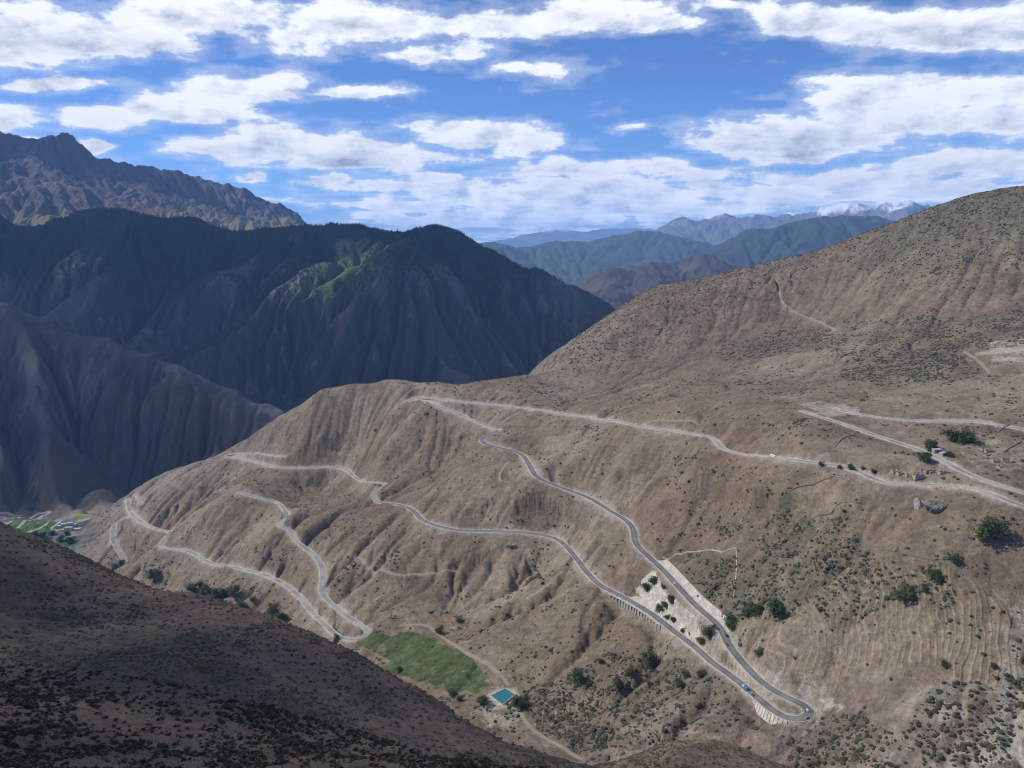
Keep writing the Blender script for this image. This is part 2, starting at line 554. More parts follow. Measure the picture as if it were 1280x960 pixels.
low_crest = [(130, 642, 2300), (104, 672, 2210), (95, 690, 2110)]
ridge = [(1330, 225, 2000), (1280, 235, 2010), (1220, 243, 2050), (1160, 262, 2100), (1130, 275, 2140), (1060, 300, 2220), (1000, 320, 2270), (930, 335, 2320), (860, 352, 2360),
         (810, 362, 2390), (775, 385, 2390), (740, 412, 2370), (700, 441, 2330), (660, 470, 2250)]
pts = [P(*p) for p in hill_vis + crest + low_crest + ridge]
pts += behind([P(*p) for p in crest], ((110, 105), (450, 420), (900, 560)))
pts += behind([P(*p) for p in low_crest], ((300, 30),))
pts += behind([P(*p) for p in ridge[::2]], ((120, 90), (500, 380)))
pts += [(-1500, 1900, -850), (-1300, 1500, -820), (-1500, 2300, -880), (-900, 1400, -760), (-500, 1000, -640), (-300, 850, -580), (0, 620, -560), (200, 560, -500), (350, 500, -440), (520, 470, -400),
        (0, 400, -480), (-400, 500, -560), (600, 300, -380), (1100, 600, -330), (1300, 1000, -250), (1500, 1600, -40), (1800, 2000, 120)]
HC = 6.5
gx, gy, HB = base_grid(pts, -1900, 2100, 350, 3200, HC)
zone_r = sstep(gx + (gy - 1000) * .25, 120, 330) * sstep(gy, 1750, 1450)          # the smooth terraced side
zone_l = sstep(gx, 500, 100) * sstep(gy, 700, 950)
ac = -0.50 * gx + 0.87 * gy; al = 0.87 * gx + 0.50 * gy
guide = 1 - np.abs(vnoise(ac / 170 + fbm(gx, gy, 300, 3, .5, 12) * .5, al / 900, 13)) * 4
guide2 = 1 - np.abs(vnoise(ac / 85 + fbm(gx, gy, 200, 3, .5, 14) * .6, al / 420, 15)) * 4
n0 = (fbm(gx, gy, 260, 6, 0.62, 3) * 30) * (1 - .55 * zone_r) + zone_l * (guide * 26 + guide2 * 9)
HE, HA = erode(HB + n0, HC, 16, 0.040, 0.50, 0.055)
D = HE - HB
zone_t = sstep(gy + gx * .25, 1750, 2150) * sstep(gx, -50, 250)
zone_c = sstep(gy, 1500, 1800) * sstep(gx, -900, -500)
D = (D - blur(D, 30)) * (.70 - .45 * zone_r) * (1 - .6 * zone_t) * (1 - .42 * zone_c * (1 - zone_t))
print('hill relief', D.std(), D.min(), D.max())
D = 40 * np.tanh(D / 40)
dist_w = 1.0
for gpx, gpy, gY, gr_ in ((705, 565, 1610, 110), (690, 590, 1520, 90), (628, 600, 1500, 90), (595, 575, 1640, 80)):
    q = P(gpx, gpy, gY)
    D = D * (1 - .75 * np.exp(-((gx - q[0]) ** 2 + (gy - q[1]) ** 2) / gr_ ** 2))
HillB = Grid(HB, -1900, 350, HC)
HillD = Grid(D, -1900, 350, HC)


class Warped:
    """smooth base plus carved relief, the relief looked up through a wobble so that gullies bend"""
    def __init__(self, B, D, amp, wave, seed):
        self.B, self.D, self.a, self.w, self.s = B, D, amp, wave, seed

    def cub(self, x, y):
        x = np.asarray(x, float); y = np.asarray(y, float)
        wx = x + fbm(x, y, self.w, 3, .5, self.s) * self.a; wy = y + fbm(x, y, self.w, 3, .5, self.s + 7) * self.a
        return self.B.cub(x, y) + self.D.cub(wx, wy)


Hill = Warped(HillB, HillD, 22, 150, 41)
HillA = Grid(np.log(HA + 1), -1900, 350, HC)


def ray_hit(hfun, px, py, y0, y1, step=4.0):
    ys = np.arange(y0, y1, step)
    dy = CP + (480 - py) / FPX * SP; dz = -SP + (480 - py) / FPX * CP
    xs = (px - 640) / FPX * ys / dy; zs = dz * ys / dy
    d = zs - hfun(xs, ys)
    k = np.argmax(d <= 0)
    if d[k] > 0:
        return None
    if k == 0:
        return np.array([xs[0], ys[0], zs[0]])
    t = d[k - 1] / (d[k - 1] - d[k])
    return np.array([xs[k - 1] + t * (xs[k] - xs[k - 1]), ys[k - 1] + t * step, zs[k - 1] + t * (zs[k] - zs[k - 1])])


def hill0(x, y):
    return Hill.cub(x, y) + fbm(x, y, 40, 4, 0.5, 21) * 1.6


def spline(pts, n):
    """catmull-rom through 2-D pixel points"""
    p = np.array(pts, float)
    p = np.vstack([2 * p[0] - p[1], p, 2 * p[-1] - p[-2]])
    seg = len(p) - 3
    L = np.hypot(*(p[2:-1] - p[1:-2]).T)
    out = []
    for i in range(seg):
        k = max(2, int(L[i] / n))
        t = np.linspace(0, 1, k, endpoint=False)[:, None]
        a, b, c, d = p[i:i + 4]
        out.append(0.5 * (2 * b + (c - a) * t + (2 * a - 5 * b + 4 * c - d) * t ** 2 + (3 * b - a - 3 * c + d) * t ** 3))
    out.append(p[-2][None])
    return np.vstack(out)


def smooth1(a, n):
    for _ in range(n):
        b = a.copy(); b[1:-1] = (a[:-2] + 2 * a[1:-1] + a[2:]) / 4; a = b
    return a


def trace(pix, hfun, y0=420, y1=3100, sm=40, step=4):
    """pixel line -> smooth line lying on the ground"""
    q = spline(pix, step)
    keep = []
    for (px, py) in q:
        h = ray_hit(hfun, px, py, y0, y1)
        keep.append((px, py, h[2] if h is not None else np.nan))
    k = np.array(keep); ok = ~np.isnan(k[:, 2])
    z = np.interp(np.arange(len(k)), np.where(ok)[0], k[ok, 2])
    z = smooth1(z, sm)
    out = [P(px, py, -zz / float(T(py))) for (px, py), zz in zip(k[:, :2], z)]
    r = np.array(out)
    # resample every ~6 m
    s = np.concatenate([[0], np.cumsum(np.hypot(*np.diff(r[:, :2], axis=0).T))])
    m = max(2, int(s[-1] / 5))
    si = np.linspace(0, s[-1], m)
    r = np.stack([np.interp(si, s, r[:, i]) for i in range(3)], 1)
    for i in (0, 1, 2):
        r[:, i] = smooth1(r[:, i], 6)
    return r


ROADS = {  # name: pixels, half width of the carriageway, shoulder, material
    'A': ([(1292, 638), (1262, 627), (1235, 616), (1205, 609), (1160, 606), (1110, 604), (1090, 598), (1072, 589), (1040, 581), (1000, 576), (965, 571), (925, 567), (903, 560), (890, 548), (862, 542), (830, 537),
           (800, 533), (770, 527), (735, 521), (700, 517), (665, 511), (620, 506), (575, 502), (545, 499), (522, 497), (508, 501)], 4.3, 3.0, 'dusty'),
    'B0': ([(508, 501), (528, 501), (548, 508), (572, 517), (596, 527), (622, 538)], 4.3, 3.0, 'dusty'),
    'B': ([(622, 538), (613, 543), (603, 548), (604, 554), (630, 561), (652, 568), (662, 582), (672, 597), (700, 609), (735, 622), (765, 640), (783, 651), (792, 662), (795, 680), (812, 697), (832, 716), (852, 738), (873, 760), (892, 776), (903, 789), (912, 808),
           (930, 830), (950, 851), (975, 868), (1000, 879), (1014, 887), (1016, 894), (1004, 900), (985, 899), (966, 888), (942, 868), (918, 848), (890, 828), (868, 808), (846, 792), (826, 776), (806, 762),
           (780, 747), (752, 733), (735, 717), (722, 700), (705, 680), (688, 671), (655, 666), (615, 664), (575, 663), (548, 658), (528, 650), (515, 637), (498, 631), (473, 628)], 5.0, 2.4, 'asphalt'),
    'D': ([(473, 628), (466, 621), (472, 611), (487, 606), (458, 603), (443, 596), (433, 587), (412, 584), (378, 585), (345, 584), (322, 578), (300, 573), (283, 570)], 4.0, 3.0, 'dusty'),
    'D2': ([(283, 569), (300, 567), (330, 568), (355, 571)], 3.4, 2.0, 'dusty'),
    'E': ([(300, 616), (322, 622), (345, 627), (356, 637), (358, 648), (349, 653), (350, 659), (362, 662), (370, 676), (388, 690), (401, 706), (404, 724), (402, 740), (418, 758), (437, 772), (456, 785), (461, 793), (452, 799), (438, 800), (424, 796),
            (408, 783), (390, 765), (378, 750), (358, 732), (332, 719), (300, 711), (262, 703), (238, 690), (212, 686), (202, 683), (205, 674), (214, 665)], 4.2, 3.0, 'dusty'),
    'F': ([(214, 665), (192, 660), (172, 649), (162, 638), (160, 624)], 4.5, 4.0, 'dusty'),
    'F1': ([(168, 619), (174, 622), (176, 630)], 3.0, 2.0, 'dusty'),
    'F2': ([(160, 646), (144, 654), (141, 672), (146, 686), (157, 704)], 4.5, 3.0, 'dusty'),
    'H': ([(1292, 540), (1262, 534), (1225, 528), (1190, 526), (1150, 526), (1110, 523), (1080, 519), (1055, 514), (1035, 508), (1018, 510)], 4.0, 3.0, 'dusty'),
    'G': ([(1003, 514), (1020, 520), (1050, 529), (1085, 541), (1120, 553), (1150, 563), (1175, 574), (1205, 590), (1240, 604), (1292, 620)], 4.2, 2.6, 'dusty'),
    'K': ([(1292, 436), (1262, 438), (1232, 441)], 4.5, 5.0, 'dusty'),
}
TRACKS = {  # narrow dirt tracks: pixels, half width
    'ridge track': ([(956, 357), (968, 363), (980, 375), (1000, 388), (1022, 400), (1045, 413)], 1.8),
    'valley track': ([(500, 782), (535, 782), (565, 805), (585, 818), (612, 832), (636, 856)], 1.8),
    'pond track': ([(652, 893), (662, 908), (678, 920), (705, 936), (728, 950)], 1.8),
    'gully track': ([(443, 694), (458, 706), (480, 716), (520, 718), (570, 714)], 1.4),
    'saddle track': ([(805, 528), (830, 526), (858, 527), (872, 530)], 1.2),
    'right track': ([(1205, 440), (1222, 452), (1236, 466)], 1.8),
    'loop track': ([(636, 577), (626, 588), (624, 598), (636, 603)], 1.8),
    'slope track': ([(700, 716), (680, 735), (660, 747)], 1.6),
}
CL = 2.0
RX0, RY0 = -1900.0, 400.0
RNX, RNY = 2000, 1400
RD = np.full((RNY, RNX), 99.0, np.float32); RZ = np.zeros((RNY, RNX), np.float32); RT = np.zeros((RNY, RNX), np.float32)


def stamp(line, hw, kind, rad=44.0):
    s = np.concatenate([[0], np.cumsum(np.hypot(*np.diff(line[:, :2], axis=0).T))])
    m = max(2, int(s[-1] / 1.5)); si = np.linspace(0, s[-1], m)
    r = np.stack([np.interp(si, s, line[:, i]) for i in range(3)], 1)
    R = int(rad / CL)
    for x, y, z in r:
        cx, cy = int((x - RX0) / CL), int((y - RY0) / CL)
        x0, x1, y0, y1 = max(cx - R, 0), min(cx + R, RNX), max(cy - R, 0), min(cy + R, RNY)
        if x1 <= x0 or y1 <= y0:
            continue
        xx = RX0 + np.arange(x0, x1) * CL; yy = RY0 + np.arange(y0, y1) * CL
        d = np.maximum(np.hypot(xx[None] - x, yy[:, None] - y) - hw, -hw).astype(np.float32)
        sub = RD[y0:y1, x0:x1]; mk = d < sub - 1e-4
        sub[mk] = d[mk]; RZ[y0:y1, x0:x1][mk] = z; RT[y0:y1, x0:x1][mk] = kind


road_lines = {}
for k, (pix, hw, sh, mt) in ROADS.items():
    ln = trace(pix, hill0)
    road_lines[k] = ln
    stamp(ln, hw + sh, 1.0)
# blend the join of A and B0 and so on is left to the ground; tracks are only lightly benched
track_lines = {}
for k, (pix, hw) in TRACKS.items():
    ln = trace(pix, hill0, sm=25)
    track_lines[k] = ln
    stamp(ln, hw + 0.4, 0.4, 12.0)
_p = ray_hit(hill0, 628, 871, 450, 2000)
POND_Z = _p[2] + 1.0
stamp(np.array([[_p[0] - 2, _p[1] - 2, POND_Z - 1], [_p[0] + 2, _p[1] + 2, POND_Z - 1]]), 19.0, 0.9, 60)
gRD = Grid(RD, RX0, RY0, CL); gRZ = Grid(RZ, RX0, RY0, CL); gRT = Grid(RT, RX0, RY0, CL)


def dig_spots(key, a, b, depth, off=13, rad=13):
    r = road_lines[key]
    px, py = project(r[:, 0], r[:, 1], r[:, 2])
    i = int(np.argmin((px - a[0]) ** 2 + (py - a[1]) ** 2)); j = int(np.argmin((px - b[0]) ** 2 + (py - b[1]) ** 2))
    i, j = min(i, j), max(i, j)
    t = np.gradient(r[:, :2], axis=0); t /= np.linalg.norm(t, axis=1)[:, None]; n = np.stack([-t[:, 1], t[:, 0]], 1)
    m = (i + j) // 2
    sg = -1 if Hill.cub(r[m, 0] + n[m, 0] * 30, r[m, 1] + n[m, 1] * 30) > Hill.cub(r[m, 0] - n[m, 0] * 30, r[m, 1] - n[m, 1] * 30) else 1
    return [(r[k, 0] + n[k, 0] * sg * off, r[k, 1] + n[k, 1] * sg * off, rad, depth) for k in range(i, j + 1)]


DIG = dig_spots('B', (766, 740), (832, 780), 9.5, 14, 11) + dig_spots('B', (944, 870), (990, 901), 10, 14, 11)


def dig_at(x, y):
    m = np.zeros(np.shape(x))
    for cx, cy, rr_, dp in DIG:
        k = (np.abs(x - cx) < 45) & (np.abs(y - cy) < 45)
        if k.any():
            m[k] = np.maximum(m[k], dp * np.exp(-((x[k] - cx) ** 2 + (y[k] - cy) ** 2) / rr_ ** 2))
    return m


def blob(lst, x, y):
    """soft mask of ground blobs given as (centre x, y in the world, rx, ry, angle, weight)"""
    m = np.zeros(np.shape(x))
    for cx, cy, rx, ry, an, w in lst:
        dx, dy = x - cx, y - cy
        a = dx * cos(an) + dy * sin(an); b = -dx * sin(an) + dy * cos(an)
        m = np.maximum(m, w * np.exp(-1.2 * ((a / rx) ** 2 + (b / ry) ** 2) ** 1.5))
    return m


def poly_mask(poly, x, y):
    """inside test for ground polygons (x, y in the world)"""
    inside = np.zeros(np.shape(x), bool)
    n = len(poly)
    for i in range(n):
        x1, y1 = poly[i]; x2, y2 = poly[(i + 1) % n]
        c = ((y1 > y) != (y2 > y)) & (x < (x2 - x1) * (y - y1) / (y2 - y1 + 1e-9) + x1)
        inside ^= c
    return inside


def ground_poly(pix, hfun=hill0, y0=420, y1=3100):
    out = []
    for p in pix:
        h = ray_hit(hfun, p[0], p[1], y0, y1)
        if h is not None:
            out.append((h[0], h[1]))
    return out


def world_mask(poly, x, y, soft=8.0, wob=10.0):
    """soft polygon mask with an uneven edge"""
    wx = x + fbm(x, y, 35, 3, .5, 51) * wob; wy = y + fbm(x, y, 35, 3, .5, 52) * wob
    return poly_mask(poly, wx, wy).astype(float)


FIELD = ground_poly([(452, 797), (500, 792), (545, 796), (578, 815), (604, 842), (612, 860), (592, 870), (560, 862), (520, 848), (480, 826), (440, 806)])
TERR = [ground_poly([(868, 790), (925, 770), (1000, 745), (1100, 690), (1200, 715), (1260, 760), (1285, 830), (1200, 860), (1080, 840), (1000, 862), (960, 850), (905, 800)]),
        ground_poly([(660, 880), (700, 858), (750, 850), (770, 870), (720, 895), (680, 905)])]
SCRUB = [(ground_poly([(980, 640), (1060, 668), (1150, 690), (1230, 705), (1190, 742), (1080, 770), (960, 770), (860, 745), (855, 700), (930, 690)]), 1.0),
         (ground_poly([(905, 650), (935, 635), (990, 640), (998, 655), (940, 655), (910, 665)]), 0.8),
         (ground_poly([(640, 870), (700, 845), (760, 815), (850, 815), (930, 860), (960, 885), (940, 930), (820, 930), (700, 930), (650, 900)]), 0.85),
         (ground_poly([(1170, 870), (1290, 820), (1290, 965), (1120, 965), (1130, 900)]), 1.0),
         (ground_poly([(1000, 900), (1120, 890), (1120, 965), (960, 965)]), 0.9),
         (ground_poly([(880, 790), (912, 805), (950, 850), (900, 830), (870, 805)]), 0.7),
         (ground_poly([(1000, 515), (1010, 512), (1010, 535), (980, 545)]), 0.5),
         (ground_poly([(900, 430), (1000, 410), (1100, 400), (1200, 390), (1290, 385), (1290, 440), (1200, 440), (1100, 450), (1000, 440), (900, 450)]), 0.45),
         (ground_poly([(1050, 450), (1180, 430), (1230, 470), (1120, 485), (1050, 475)]), 0.55),
         (ground_poly([(1060, 330), (1130, 280), (1290, 240), (1290, 330), (1150, 350)]), 0.5)]
PALE = [(ground_poly([(1120, 880), (1290, 840), (1290, 965), (1060, 965)]), 0.3),
        (ground_poly([(985, 848), (1020, 850), (1048, 868), (1052, 890), (1030, 905), (1022, 880)]), 0.75), (ground_poly([(1000, 840), (1030, 835), (1040, 850), (1015, 856)]), 0.6), (ground_poly([(780, 905), (840, 880), (900, 890), (870, 925), (800, 930)]), 0.35),
        (ground_poly([(1255, 760), (1290, 750), (1290, 965), (1150, 965), (1180, 900), (1250, 850)]), 0.5),
        (ground_poly([(590, 895), (625, 880), (660, 890), (640, 912), (605, 905)]), 0.6),
        (ground_poly([(800, 735), (815, 725), (835, 745), (868, 782), (872, 800), (850, 798), (820, 770)]), 0.8),
        (ground_poly([(935, 838), (960, 838), (1010, 858), (1030, 885), (990, 870)]), 0.75),
        (ground_poly([(1000, 505), (1020, 500), (1060, 506), (1075, 520), (1035, 522)]), 0.7),
        (ground_poly([(1195, 560), (1240, 545), (1285, 560), (1280, 590), (1230, 590)]), 0.4),
        (ground_poly([(1228, 430), (1290, 420), (1290, 452), (1240, 450)]), 0.7)]
PLAT = ground_poly([(795, 735), (818, 722), (830, 742), (862, 778), (880, 795), (866, 803), (845, 790), (822, 770), (803, 752)])


def terrace(x, y):
    m = np.zeros(np.shape(x))
    for p in TERR:
        if len(p) > 2:
            m = np.maximum(m, world_mask(p, x, y, wob=25))
    return m


def hill_h(x, y):
    h = Hill.cub(x, y)
    rd = gRD.lin(x, y)
    a = sstep(rd, 0, 12)
    dm = fbm(x, y, 40, 4, 0.5, 21) * 1.6 * a
    rough = sstep(HillA.lin(x, y), 6.5, 10.0)
    dm = dm + (fbm(x, y, 13, 4, 0.6, 31) * (0.7 + 1.2 * rough)) * a
    crag = sstep(y, 900, 830) * sstep(x + y * .1, 560, 420) + .6 * sstep(y, 680, 630)
    dm = dm + a * np.clip(crag, 0, 1) * (ridged(x, y, 70, 5, .55, 33) * 3.0 + fbm(x, y, 9, 3, .6, 34) * 1.2)
    cr = sstep(HillA.lin(x, y), 6.2, 9.5) * .8 + .5 * sstep(y, 2000, 2200) + .25
    dm = dm + a * cr * ridged(x, y, 55, 4, .55, 35) * 2.6 * (1 - .6 * sstep(x, 150, 330) * sstep(y, 1700, 1450))
    h = h + dm
    t = terrace(x, y)
    s = (x * 0.92 - y * 0.40 + fbm(x, y, 90, 3, .5, 61) * 30 + fbm(x, y, 25, 2, .5, 62) * 3) / 7.0
    fr = s - np.floor(s)
    h = h + t * (fr - 0.5) * 1.3 * a
    dg = dig_at(x, y)
    h = h - dg * sstep(rd, -.3, 1.5)
    rz = gRZ.lin(x, y); rt = gRT.lin(x, y)
    near = rd < 43
    up = rz + np.maximum(rd, 0) * (1.35 + 0.5 * fbm(x, y, 25, 3, .5, 71))
    dn = rz - np.maximum(rd, 0) * (0.95 + 0.3 * fbm(x, y, 25, 3, .5, 72) + 12 * np.clip(dg / 3, 0, 1))
    hc = np.clip(h, dn, up)
    hc = np.where(near & (rt > 0.7), hc, np.where((rd < 1.5) & (rt > 0.05), h * 0.5 + rz * 0.5, h))
    return hc


def hill_mask_cols(x, y, z):
    """albedo of the brown hillside"""
    d = HillD.lin(x, y)
    la = HillA.lin(x, y)
    rd = gRD.lin(x, y); rt = gRT.lin(x, y); rz = gRZ.lin(x, y)
    n = fbm(x, y, 160, 4, .55, 81); n2 = fbm(x, y, 30, 4, .6, 82); n3 = fbm(x, y, 9, 3, .6, 83)
    brown = np.array([0.160, 0.122, 0.082]); tan_ = np.array([0.225, 0.182, 0.130]); grey = np.array([0.180, 0.165, 0.140])
    red = np.array([0.155, 0.108, 0.080]); olive = np.array([0.095, 0.092, 0.062]); pale = np.array([0.43, 0.39, 0.33])
    c = brown[None] * np.ones((x.size, 1))
    def lay(col, f):
        nonlocal c
        f = np.clip(f, 0, 1)[:, None]
        c = c * (1 - f) + col[None] * f
    lay(tan_, sstep(n + n2 * .4, -0.1, 0.5) * 0.7)
    lay(red, sstep(-n + n2 * .5 + 0.1, 0.05, 0.6) * 0.55)
    lay(grey, sstep(la + n2 * 2, 8.2, 10.5) * 0.55)
    lay(grey, sstep(y - x * 0.3, 2150, 2500) * 0.35)
    lay(red * 0.8, sstep(y + n2 * 80, 1850, 2050) * sstep(x, 100, 400) * 0.5)
    lay(olive, sstep(z + n2 * 60 + n * 60, -40, 110) * sstep(x, 500, 900) * 0.65)
    crag = np.clip(sstep(y, 920, 830) * sstep(x + y * .1, 560, 420) + .6 * sstep(y, 680, 630), 0, 1)
    lay(np.array([.165, .125, .110]), crag * .6)
    lay(grey * 1.15, crag * sstep(n3 + n2, .2, .8) * .6)
    # stony patches, thin grass and bare earth of every size
    nA = fbm(x, y, 55, 4, .65, 84); nB = fbm(x + 31, y - 7, 17, 3, .6, 85)
    c = c * (1 + .34 * nA + .30 * nB + .22 * n3)[:, None]
    lay(grey * .62, sstep(nB + nA * .6, .42, .8) * .55)
    lay(tan_ * 1.25, sstep(-nB + nA * .5, .42, .8) * .45)
    # rocky, scrubby gully sides
    lay(olive * 1.1, sstep(n3 * 1.2 + n2 * 1.5 + sstep(la, 7.5, 10) * .8, 0.75, 1.3) * 0.45)
    for p, w in SCRUB:
        if len(p) > 2:
            m = world_mask(p, x, y, wob=30)
            lay(olive, m * w * sstep(n3 + n2, -0.5, 0.5) * 0.8)
    for p, w in PALE:
        if len(p) > 2:
            m = world_mask(p, x, y, wob=14)
            lay(pale * 0.82, m * w * sstep(n3 + n2, -0.6, 0.4))
    t = terrace(x, y)
    s = (x * 0.92 - y * 0.40 + fbm(x, y, 90, 3, .5, 61) * 30 + fbm(x, y, 25, 2, .5, 62) * 3) / 7.0
    fr = s - np.floor(s)
    lay(tan_ * 1.45, t * sstep(np.abs(fr - 0.88), 0.30, 0.10) * sstep(n2 + n3, -.8, .2) * 0.62)
    lay(np.array([0.16, 0.14, 0.09]), t * sstep(n + n2, -.1, .5) * 0.35)
    if len(FIELD) > 2:
        f = world_mask(FIELD, x, y, wob=16)
        g = (np.array([0.055, 0.076, 0.028])[None] * (1.1 + 0.6 * n3[:, None] + .35 * n2[:, None] + .4 * np.sign(np.sin((x * .8 - y * .6) / 7.5))[:, None] * sstep(n2, -.3, .3)[:, None] * .4)); g = g + sstep(nB - n2, .5, .8)[:, None] * np.array([.05, .04, .02])
        f = (f * sstep(n2 + n3, -1.1, -.5))[:, None]
        c = c * (1 - f) + g * f
    f = world_mask(PLAT, x, y, wob=3) if len(PLAT) > 2 else 0
    lay(pale * 1.08, f * 0.9)
    # dusty spoil and cut faces beside the roads
    major = rt > 0.7
    cut = np.where(major, sstep(rd + n2 * 9 + n3 * 5, 5.5, 1.0), 0) * sstep(n, -.6, .3) 
    lay(pale * 0.85, cut * 0.42)
    spill = np.where(major & (z < rz - 1), sstep(rd + n2 * 30, 26, 4), 0) * sstep(n + n2, -.2, .5)
    lay(grey * 1.05, spill * 0.6)
    lay(pale, np.where(major, sstep(rd, 0.9, 0.0), 0) * 0.55)
    lay(pale * 0.85, np.where(~major, sstep(rd, 1.6, 0.2) * (rt > 0.05), 0) * 0.4)
    return np.clip(c, 0.01, 0.9)


M_hill = terrain_mat("hill_soil", fine=2.8, bump=0.9, var=0.55, speck=0.7, speck_scale=0.42, dark=(0.055, 0.052, 0.035))
UM = 0.84
xx, yy = fan_mesh(-UM, UM, 1300, 430, 3100, 1100)
x = xx.ravel(); y = yy.ravel(); z = hill_h(x, y)
cc_ = hill_mask_cols(x, y, z)
hillside = finish(mesh_np("hillside", np.stack([x, y, z], 1), grid_faces(1100, 1300)[:, ::1], M_hill, cc_), kind='structure')
del xx, yy

# ================================================================== FOREGROUND SLOPE
fg_sil = [(-60, 668, 620), (0, 684, 610), (60, 698, 600), (130, 719, 585), (200, 744, 565), (270, 762, 555), (330, 779, 545), (420, 815, 515), (480, 844, 495), (540, 874, 475), (575, 892, 462), (610, 915, 445), (655, 935, 435), (700, 950, 425), (760, 966, 420)]
hump = [(715, 955, 545), (780, 938, 565), (870, 930, 580), (930, 942, 575), (985, 968, 560)]
fg_vis = [(0, 760, 430), (0, 860, 300), (0, 955, 215), (200, 850, 360), (200, 955, 250), (100, 760, 470), (330, 850, 400), (400, 900, 350), (400, 955, 290), (520, 955, 330), (600, 955, 365), (480, 900, 400), (-100, 800, 380)]
fp = [P(*p) for p in fg_sil + hump + fg_vis]
fp += behind([P(*p) for p in fg_sil], ((45, 60), (160, 260)))
fp += behind([P(*p) for p in hump], ((40, 45), (120, 190)))
fp += [(0, 0, -3), (0, 70, -58), (-80, 60, -46), (90, 60, -70), (120, 150, -140), (-150, 120, -88), (220, 230, -225), (330, 300, -300), (150, 330, -270), (0, -80, 20), (-300, -50, 30), (250, -20, -60), (60, 470, -375), (260, 440, -360), (420, 450, -400), (500, 300, -380), (500, 0, -200)]
FC = 4.0
gx, gy, FB = base_grid(fp, -800, 620, -100, 860, FC)
n0 = fbm(gx, gy, 70, 4, .5, 103) * 4
FE, FA = erode(FB + n0, FC, 10, 0.02, 0.4, 0.12)
Df = FE - FB; Df = Df - blur(Df, 14); Df = np.clip(Df, -8, 6)
keepc = 1 - np.exp(-(gx ** 2 + gy ** 2) / (2 * 60.0 ** 2))
Front = Grid(FB + Df * keepc, -800, -100, FC)
FrontA = Grid(np.log(FA + 1), -800, -100, FC)


def front_h(x, y):
    a = np.clip((np.hypot(x, y) - 8) / 30, 0, 1)
    return Front.cub(x, y) + (fbm(x, y, 22, 4, .55, 111) * 1.6 + fbm(x, y, 5, 3, .6, 112) * 0.5) * a


xx, yy = fan_mesh(-UM, UM, 1000, 30, 800, 900)
x = xx.ravel(); y = yy.ravel(); z = front_h(x, y)
n = fbm(x, y, 120, 4, .55, 121); n2 = fbm(x, y, 25, 4, .6, 122); n3 = fbm(x, y, 6, 3, .6, 123)
c = np.array([0.225, 0.155, 0.104])[None] * np.ones((x.size, 1))
f = sstep(n + n2 * .4, -.1, .5)[:, None]; c = c * (1 - f * .8) + np.array([0.235, 0.138, 0.104]) * f * .8
f = sstep(-n + n2 * .6, 0.0, .5)[:, None]; c = c * (1 - f * .6) + np.array([0.085, 0.078, 0.052]) * f * .6
f = sstep(n3 + n2, .6, 1.1)[:, None]; c = c * (1 - f * .5) + np.array([0.22, 0.185, 0.15]) * f * .5
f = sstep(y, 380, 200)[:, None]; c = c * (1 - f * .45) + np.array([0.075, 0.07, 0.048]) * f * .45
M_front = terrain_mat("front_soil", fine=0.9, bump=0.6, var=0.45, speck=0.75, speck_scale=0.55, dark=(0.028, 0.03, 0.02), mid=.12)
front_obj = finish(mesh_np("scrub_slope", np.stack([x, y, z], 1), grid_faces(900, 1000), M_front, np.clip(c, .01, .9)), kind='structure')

# ================================================================== MOUNTAINS
def mountain(name, pts, x0, x1, y0, y1, cell, noise_amp, noise_wave, K, m, hp, clipd, iters, nu, nv, Y0, Y1, colfun, mat, diff=0.1, umin=-UM, umax=UM, fine=0.0, finewave=60, seed=0, rid=0.0, rwave=800, rf=0, rfw=200, calm=(), calm_r=500, wob=0, guide=None):
    gx, gy, B = base_grid(pts, x0, x1, y0, y1, cell)
    n0 = fbm(gx, gy, noise_wave, 5, .55, 200 + seed) * noise_amp
    if rid:
        n0 = n0 + ridged(gx, gy, rwave, 5, .55, 230 + seed) * rid
    if guide:
        gdx, gdy, gw, ga_ = guide
        ac = (-gdy * gx + gdx * gy) / gw + fbm(gx, gy, gw * 2, 3, .5, 270 + seed) * .6
        al = (gdx * gx + gdy * gy) / (gw * 5)
        n0 = n0 + (1 - np.abs(vnoise(ac, al, 271 + seed)) * 4) * ga_
    E, A = erode(B + n0, cell, iters, K, m, diff)
    Dd = E - B; Dd = Dd - blur(Dd, hp); Dd = clipd * np.tanh(Dd / clipd); print(name, 'relief', Dd.std())
    if len(calm):
        wq = np.zeros(B.shape)
        ca = np.array(calm)
        for a, b in zip(ca[:-1], ca[1:]):
            for t in np.linspace(0, 1, 5):
                q = a + (b - a) * t
                wq = np.maximum(wq, np.exp(-((gx - q[0]) ** 2 + (gy - q[1]) ** 2) / (calm_r ** 2)))
        Dd = Dd * (1 - .72 * wq)
    G = Warped(Grid(B, x0, y0, cell), Grid(Dd, x0, y0, cell), wob or cell * 5, cell * 28, 43 + seed); GA = Grid(np.log(A + 1), x0, y0, cell); GD = Grid(Dd, x0, y0, cell)

    def h(x, y):
        r = G.cub(x, y)
        if fine:
            r = r + fbm(x, y, finewave, 4, .6, 260 + seed) * fine
        if rf:
            r = r + ridged(x, y, rfw, 4, .55, 280 + seed) * rf
        return r
    u = np.linspace(umin, umax, nu); Yv = Y0 * (Y1 / Y0) ** np.linspace(0, 1, nv)
    yy = np.repeat(Yv[:, None], nu, 1); xx = yy * u[None]
    x = xx.ravel(); y = yy.ravel(); z = h(x, y)
    sl = None
    zz = z.reshape(nv, nu)
    c = colfun(x, y, z, GA.lin(x, y), GD.lin(x, y))
    o = finish(mesh_np(name, np.stack([x, y, z], 1), grid_faces(nv, nu), mat, np.clip(c, .01, .9)), kind='structure')
    return o, h


